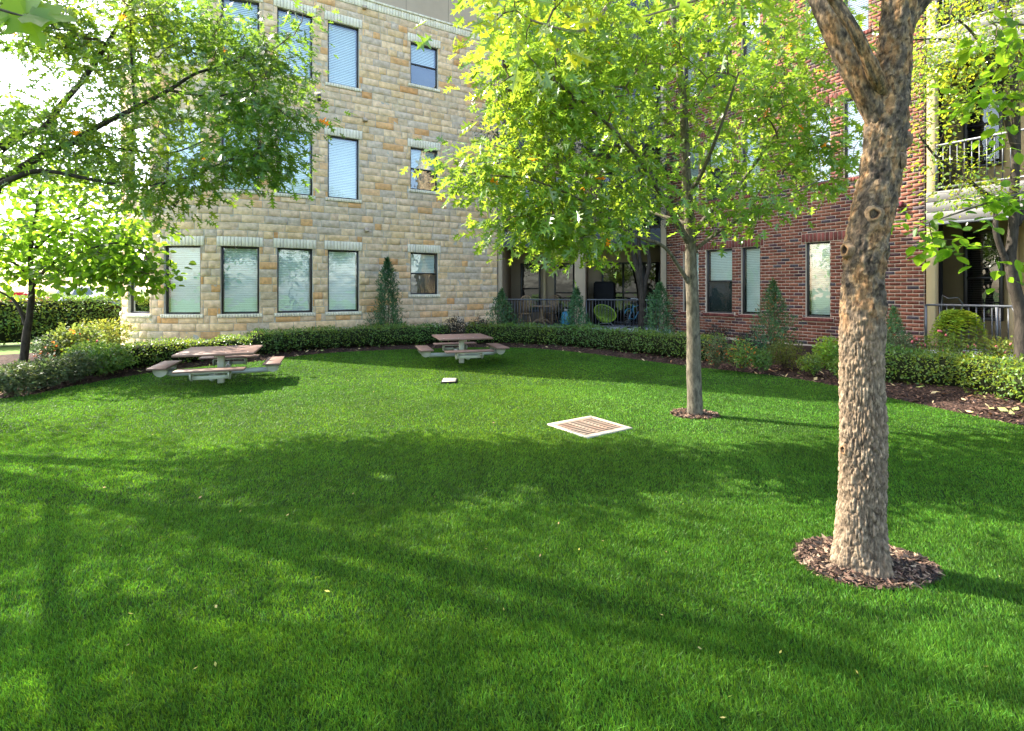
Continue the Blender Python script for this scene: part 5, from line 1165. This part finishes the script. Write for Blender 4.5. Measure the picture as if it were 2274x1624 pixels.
def shrub(label, base, rx, ry, h, lm, leaf, size, n_, shape='round', tk=None, name='shrub', group=None, jit=.6, blossoms=0, up=.5):
    b = np.array(base, float); N = n_; d = rng.normal(size=(N, 3)); d = unit(d); r = rng.random(N)**.4
    if shape == 'cone':
        zz = rng.random(N)**1.25; th = rng.uniform(0, 6.28, N); rr = (.12+.88*(1-zz)**1.1)*np.minimum(1, (1-zz)*6)*(1+.38*np.sin(th*2+zz*5+b[0])+.25*np.sin(th*5+zz*11+b[1])+.2*np.sin(zz*23+th*3))*rng.uniform(.5, 1.15, N); rr = np.where(zz < .12, rr*(.6+zz*3.3), rr)
        P = np.column_stack([b[0]+rx*rr*np.cos(th), b[1]+ry*rr*np.sin(th), b[2]+h*zz+.03+rng.normal(0, .03, N)]); Nn = np.column_stack([np.cos(th), np.sin(th), np.full(N, .9)])
    else:
        l = 1+.18*pnoise(d[:, :2]*2+d[:, 2:3]+b[:2], 1.5, 9); P = np.column_stack([b[0]+rx*d[:, 0]*r*l, b[1]+ry*d[:, 1]*r*l, b[2]+h*.5+h*.5*d[:, 2]*r*l]); Nn = d
    st = MB()
    for k in range(7):
        a = k*.9+b[0]; st.tube([b+(0.02*math.cos(a), .02*math.sin(a), -.03), b+(rx*.3*math.cos(a), ry*.3*math.sin(a), h*.4), b+(rx*.45*math.cos(a)*(.3 if shape == 'cone' else 1), ry*.45*math.sin(a)*(.3 if shape == 'cone' else 1), h*.75)], [.014, .009, .004], 5)
    tkw = dict(var=.3, yel=.3); tkw.update(tk or {})
    o = leafy(name, label, 'shrub', P, Nn, leaf, lm, size, tkw, b, group, jit=jit, stems=st, up=up)
    if blossoms:
        k = rng.choice(N, blossoms); mb = MB()
        for i in k: p = P[i]+Nn[i]*.04; mb.obox(p, unit(rng.normal(size=3)), unit(rng.normal(size=3)), EZ, .022, .02, .015)
        fl = mb.build('blossom', M['blossom'], o); fl['kind'] = 'stuff'
    return o
def SB(u, v, z=.1, Y=None):
    if Y is None: return GR(u, v, z)
    p = PT(u, v, Y); p[2] = z; return p
def px(p, n): return n*p[1]/F
def put(label, u, vb, vt, wpx, lm, leaf, size, n_, shape='round', z=.12, Y=None, **kw):
    b = SB(u, vb, z, Y); h = (vb-vt)*b[1]/F if Y is None else EYE-(vt-HV)*b[1]/F-z
    if shape == 'cone': wpx *= 1.2; n_ = int(n_*1.3)
    return shrub(label, b, px(b, wpx/2), px(b, wpx/2), h, lm, leaf, size, n_, shape, **kw)
J = LM['juniper']
put('dark conical juniper against the stone wall', 860, 0, 578, 74, J, 'needle', .10, 4200, 'cone', z=.15, Y=15.9, name='juniper')
put('rounded juniper at the left foot of the patio', 1113, 0, 648, 62, J, 'needle', .10, 2600, 'cone', z=.15, Y=16.6, name='juniper')
put('pale flecked juniper in front of the middle patio column', 1280, 0, 645, 66, J, 'needle', .10, 2300, 'cone', z=.15, Y=15.7, name='juniper', tk=dict(yel=.3))
put('juniper between the patio and the brick wall corner', 1465, 0, 634, 76, J, 'needle', .10, 2600, 'cone', z=.15, Y=15.2, name='juniper')
put('tall reddish tipped juniper under the brick wall windows', 1716, 0, 628, 78, J, 'needle', .085, 3200, 'cone', z=.17, Y=12.55, name='juniper', tk=dict(autumn=.05))
put('small juniper right of the thick trunk by the brick wall', 1984, 0, 690, 60, J, 'needle', .08, 1500, 'cone', z=.17, Y=11.2, name='juniper', tk=dict(autumn=.03))
D = LM['dark']; H = LM['hedge']; G = LM['grey']; Yl = LM['yellow']
put('dark purple leaved shrub at the stone wall foot', 1008, 0, 704, 60, D, 'small', .05, 1300, z=.15, Y=15.4)
put('dark purple leaved shrub beside the patio juniper', 1062, 0, 704, 56, D, 'small', .05, 1100, z=.15, Y=15.8)
put('dark leafless looking shrub left under the brick windows', 1590, 0, 722, 60, D, 'small', .05, 900, z=.15, Y=13.4)
put('dark purple shrub under the twin brick windows', 1660, 0, 738, 60, D, 'small', .05, 900, z=.15, Y=12.6)
put('dull brown green shrub behind the slim oak trunk', 1590, 815, 745, 56, G, 'small', .045, 1200, z=.1, tk=dict(autumn=.1))
put('brownish low shrub right of the slim oak', 1648, 820, 752, 60, H, 'small', .045, 1300, z=.1, tk=dict(autumn=.12))
put('small dark green shrub in the bare bed', 1690, 822, 775, 44, H, 'small', .045, 900, z=.1)
put('yellowish green spreading shrub under the brick wall', 1742, 815, 755, 78, LM['yellow'], 'small', .04, 1800, z=.12, tk=dict(base=(.45, .5, .6)))
put('tiny green shrub at the edge of the bare bed', 1800, 828, 788, 50, H, 'small', .045, 900, z=.1, tk=dict(yel=1.0))
put('light green bushy shrub left of the thick trunk', 1838, 815, 750, 60, LM['hedge'], 'small', .05, 1700, z=.12, tk=dict(yel=1.2, base=(1.4, 1.5, 1)))
put('small green shrub partly behind the thick trunk', 1866, 838, 795, 50, H, 'small', .045, 900, z=.1, tk=dict(yel=.8))
put('loose flowering rose bush with pink blossoms at the balcony corner', 2010, 0, 742, 90, G, 'small', .05, 1300, z=.15, Y=10.2, blossoms=12)
put('loose yellow green flowering bush below the fern basket', 2110, 0, 738, 110, LM['fern'], 'small', .05, 1700, z=.15, Y=9.5, blossoms=14, tk=dict(base=(.6, .6, .8)))
put('loose pink flowering bush near the leaning trunk', 2215, 0, 742, 90, LM['fern'], 'small', .05, 1300, z=.15, Y=9.2, blossoms=12, tk=dict(base=(.6, .55, .8)))
# left bed
lb = [('grey green low shrub at the far left lawn edge', 25, 872, 805, 100, G), ('grey green low shrub beside the slim left trunk', 95, 856, 795, 90, G), ('grey green low shrub with open twigs', 160, 843, 785, 84, G), ('dark leafy low shrub left of the sunny table', 235, 830, 765, 100, H), ('low mixed green shrub between the hedge and the slim left tree', 200, 812, 760, 90, H)]
for (l, u, vb_, vt, wp, m_) in lb: put(l, u, vb_, vt, wp, m_, 'small', .055, 2200, z=.06, tk=dict(yel=.5))
put('yellow and orange leaved crape myrtle bush in front of the tall hedge', 170, 0, 722, 100, Yl, 'oval', .07, 1500, z=.1, Y=11.6, tk=dict(autumn=.02, base=(.5, .65, .8)), blossoms=6)
put('pale yellow bush at the foot of the curved stone bay', 228, 0, 708, 110, Yl, 'small', .06, 2600, z=.1, Y=13.6, blossoms=6, tk=dict(base=(.55, .7, .8)))
put('reddish low bush beside the slim left trunk', 120, 0, 745, 90, G, 'small', .06, 1500, z=.08, Y=11.3, tk=dict(autumn=.05))
# hanging fern basket on a shepherd hook
fb = PT(2128, 702, 10.3); o = thing('fern_basket', 'bright green fern in a hanging basket on the right patio railing', 'hanging plant', (fb[0], fb[1], fb[2]-.42))
mb = MB(); mb.lathe((fb[0], fb[1], fb[2]-.30), [(.05, 0), (.14, .03), (.19, .18), (.20, .2)], 18); mb.build('basket', M['rubber'], o)
FP = []; FA = []; FN = []
for k in range(110):
    a = rng.uniform(0, 6.28); L = rng.uniform(.25, .5); rise = rng.uniform(.05, .30); q0 = None
    for j in range(14):
        t = j/13; r = L*(t**.8); z = fb[2]-.08+rise*math.sin(t*2.4)-.42*t*t*L/.4; p = np.array((fb[0]+r*math.cos(a), fb[1]+r*math.sin(a), z)); tg = np.array((-math.sin(a), math.cos(a), -.2))
        for sg in (-1, 1): FP.append(p); FA.append(tg*sg+rng.normal(size=3)*.15); FN.append((0, 0, 1))
FP = np.array(FP); leaves('fronds', FP, np.array(FA), np.array(FN)+rng.normal(size=(len(FP), 3))*.3, np.full(len(FP), .06), 'oval', LM['fern'], tints(len(FP), .3, .5), o)
mb = MB(); hk = PT(2128, 640, 10.35); rt = PT(2090, 676, 10.6)
mb.tube([rt+np.array((0, 0, -.35)), rt, rt+np.array((.02, 0, .18)), np.array((fb[0]-.2, fb[1], fb[2]+.34)), np.array((fb[0]-.02, fb[1], fb[2]+.36)), np.array((fb[0]+.08, fb[1], fb[2]+.24)), np.array((fb[0], fb[1], fb[2]-.1))], .009, 6); mb.build('hook', M['rail'], o)

# ================================================================== BEYOND THE HEDGE: cars and far trees
def car(label, loc, rz, paint, van=False):
    o = thing('parked_car', label, 'car', loc, rz, 'cars in the parking lot'); Hh = 1.95 if van else 1.45
    prof = [(-2.2, .35), (-2.25, .75), (-2.1, .95), (-1.3, 1.02), (-.6, Hh-.02), (.9, Hh), (1.7, 1.05 if not van else Hh-.1), (2.2, .95), (2.28, .6), (2.2, .32)]
    mb = MB(); n_ = len(prof)
    V_ = [(x, y*(.86 if z > 1.1 else .98), z) for y in (-.88, .88) for (x, z) in prof]; mb.add(V_, [tuple(range(n_)), tuple(range(2*n_-1, n_-1, -1))]+[(i, (i+1) % n_, n_+(i+1) % n_, n_+i) for i in range(n_)]); mb.build('body', M[paint], o, world=False)
    mb = MB()
    for y in (-.88, .88): mb.add([(x, y*(.985 if z < 1.1 else .872), z) for x, z in ((-1.15, 1.05), (-.55, Hh-.12), (.85, Hh-.1), (1.5, 1.08))], [(0, 1, 2, 3)])
    mb.add([(-1.32, -.74, 1.07), (-1.32, .74, 1.07), (-.68, .70, Hh-.06), (-.68, -.70, Hh-.06)], [(0, 1, 2, 3)]); mb.build('window', M['carglass'], o, world=False)
    for x in (-1.4, 1.4):
        for y in (-.8, .8): mb = MB(); mb.tube([(x, y-.1, .33), (x, y+.1, .33)], .33, 16); mb.build('wheel', M['rubber'], o, world=False)
    return o
car('red parked car at the far left of the parking lot', (-38.5, 41, -.05), .25, 'red'); car('white parked car at the very edge, beside the red car', (-41.5, 38.5, -.05), .25, 'whitecar')
car('white van parked in the distance behind the slim left tree', (-44, 53, -.05), 1.5, 'whitecar', van=True); car('dark parked car beyond the tall hedge near the stone bay', (-31.5, 41.5, -.05), 1.2, 'darkcar')
lab = ['rounded distant tree left of the parking lot', 'broad distant tree behind the white van', 'distant tree behind the red car', 'tall distant tree beyond the parking lot centre', 'small distant tree in the parking lot strip', 'distant tree nearest the curved stone bay', 'far left distant tree']
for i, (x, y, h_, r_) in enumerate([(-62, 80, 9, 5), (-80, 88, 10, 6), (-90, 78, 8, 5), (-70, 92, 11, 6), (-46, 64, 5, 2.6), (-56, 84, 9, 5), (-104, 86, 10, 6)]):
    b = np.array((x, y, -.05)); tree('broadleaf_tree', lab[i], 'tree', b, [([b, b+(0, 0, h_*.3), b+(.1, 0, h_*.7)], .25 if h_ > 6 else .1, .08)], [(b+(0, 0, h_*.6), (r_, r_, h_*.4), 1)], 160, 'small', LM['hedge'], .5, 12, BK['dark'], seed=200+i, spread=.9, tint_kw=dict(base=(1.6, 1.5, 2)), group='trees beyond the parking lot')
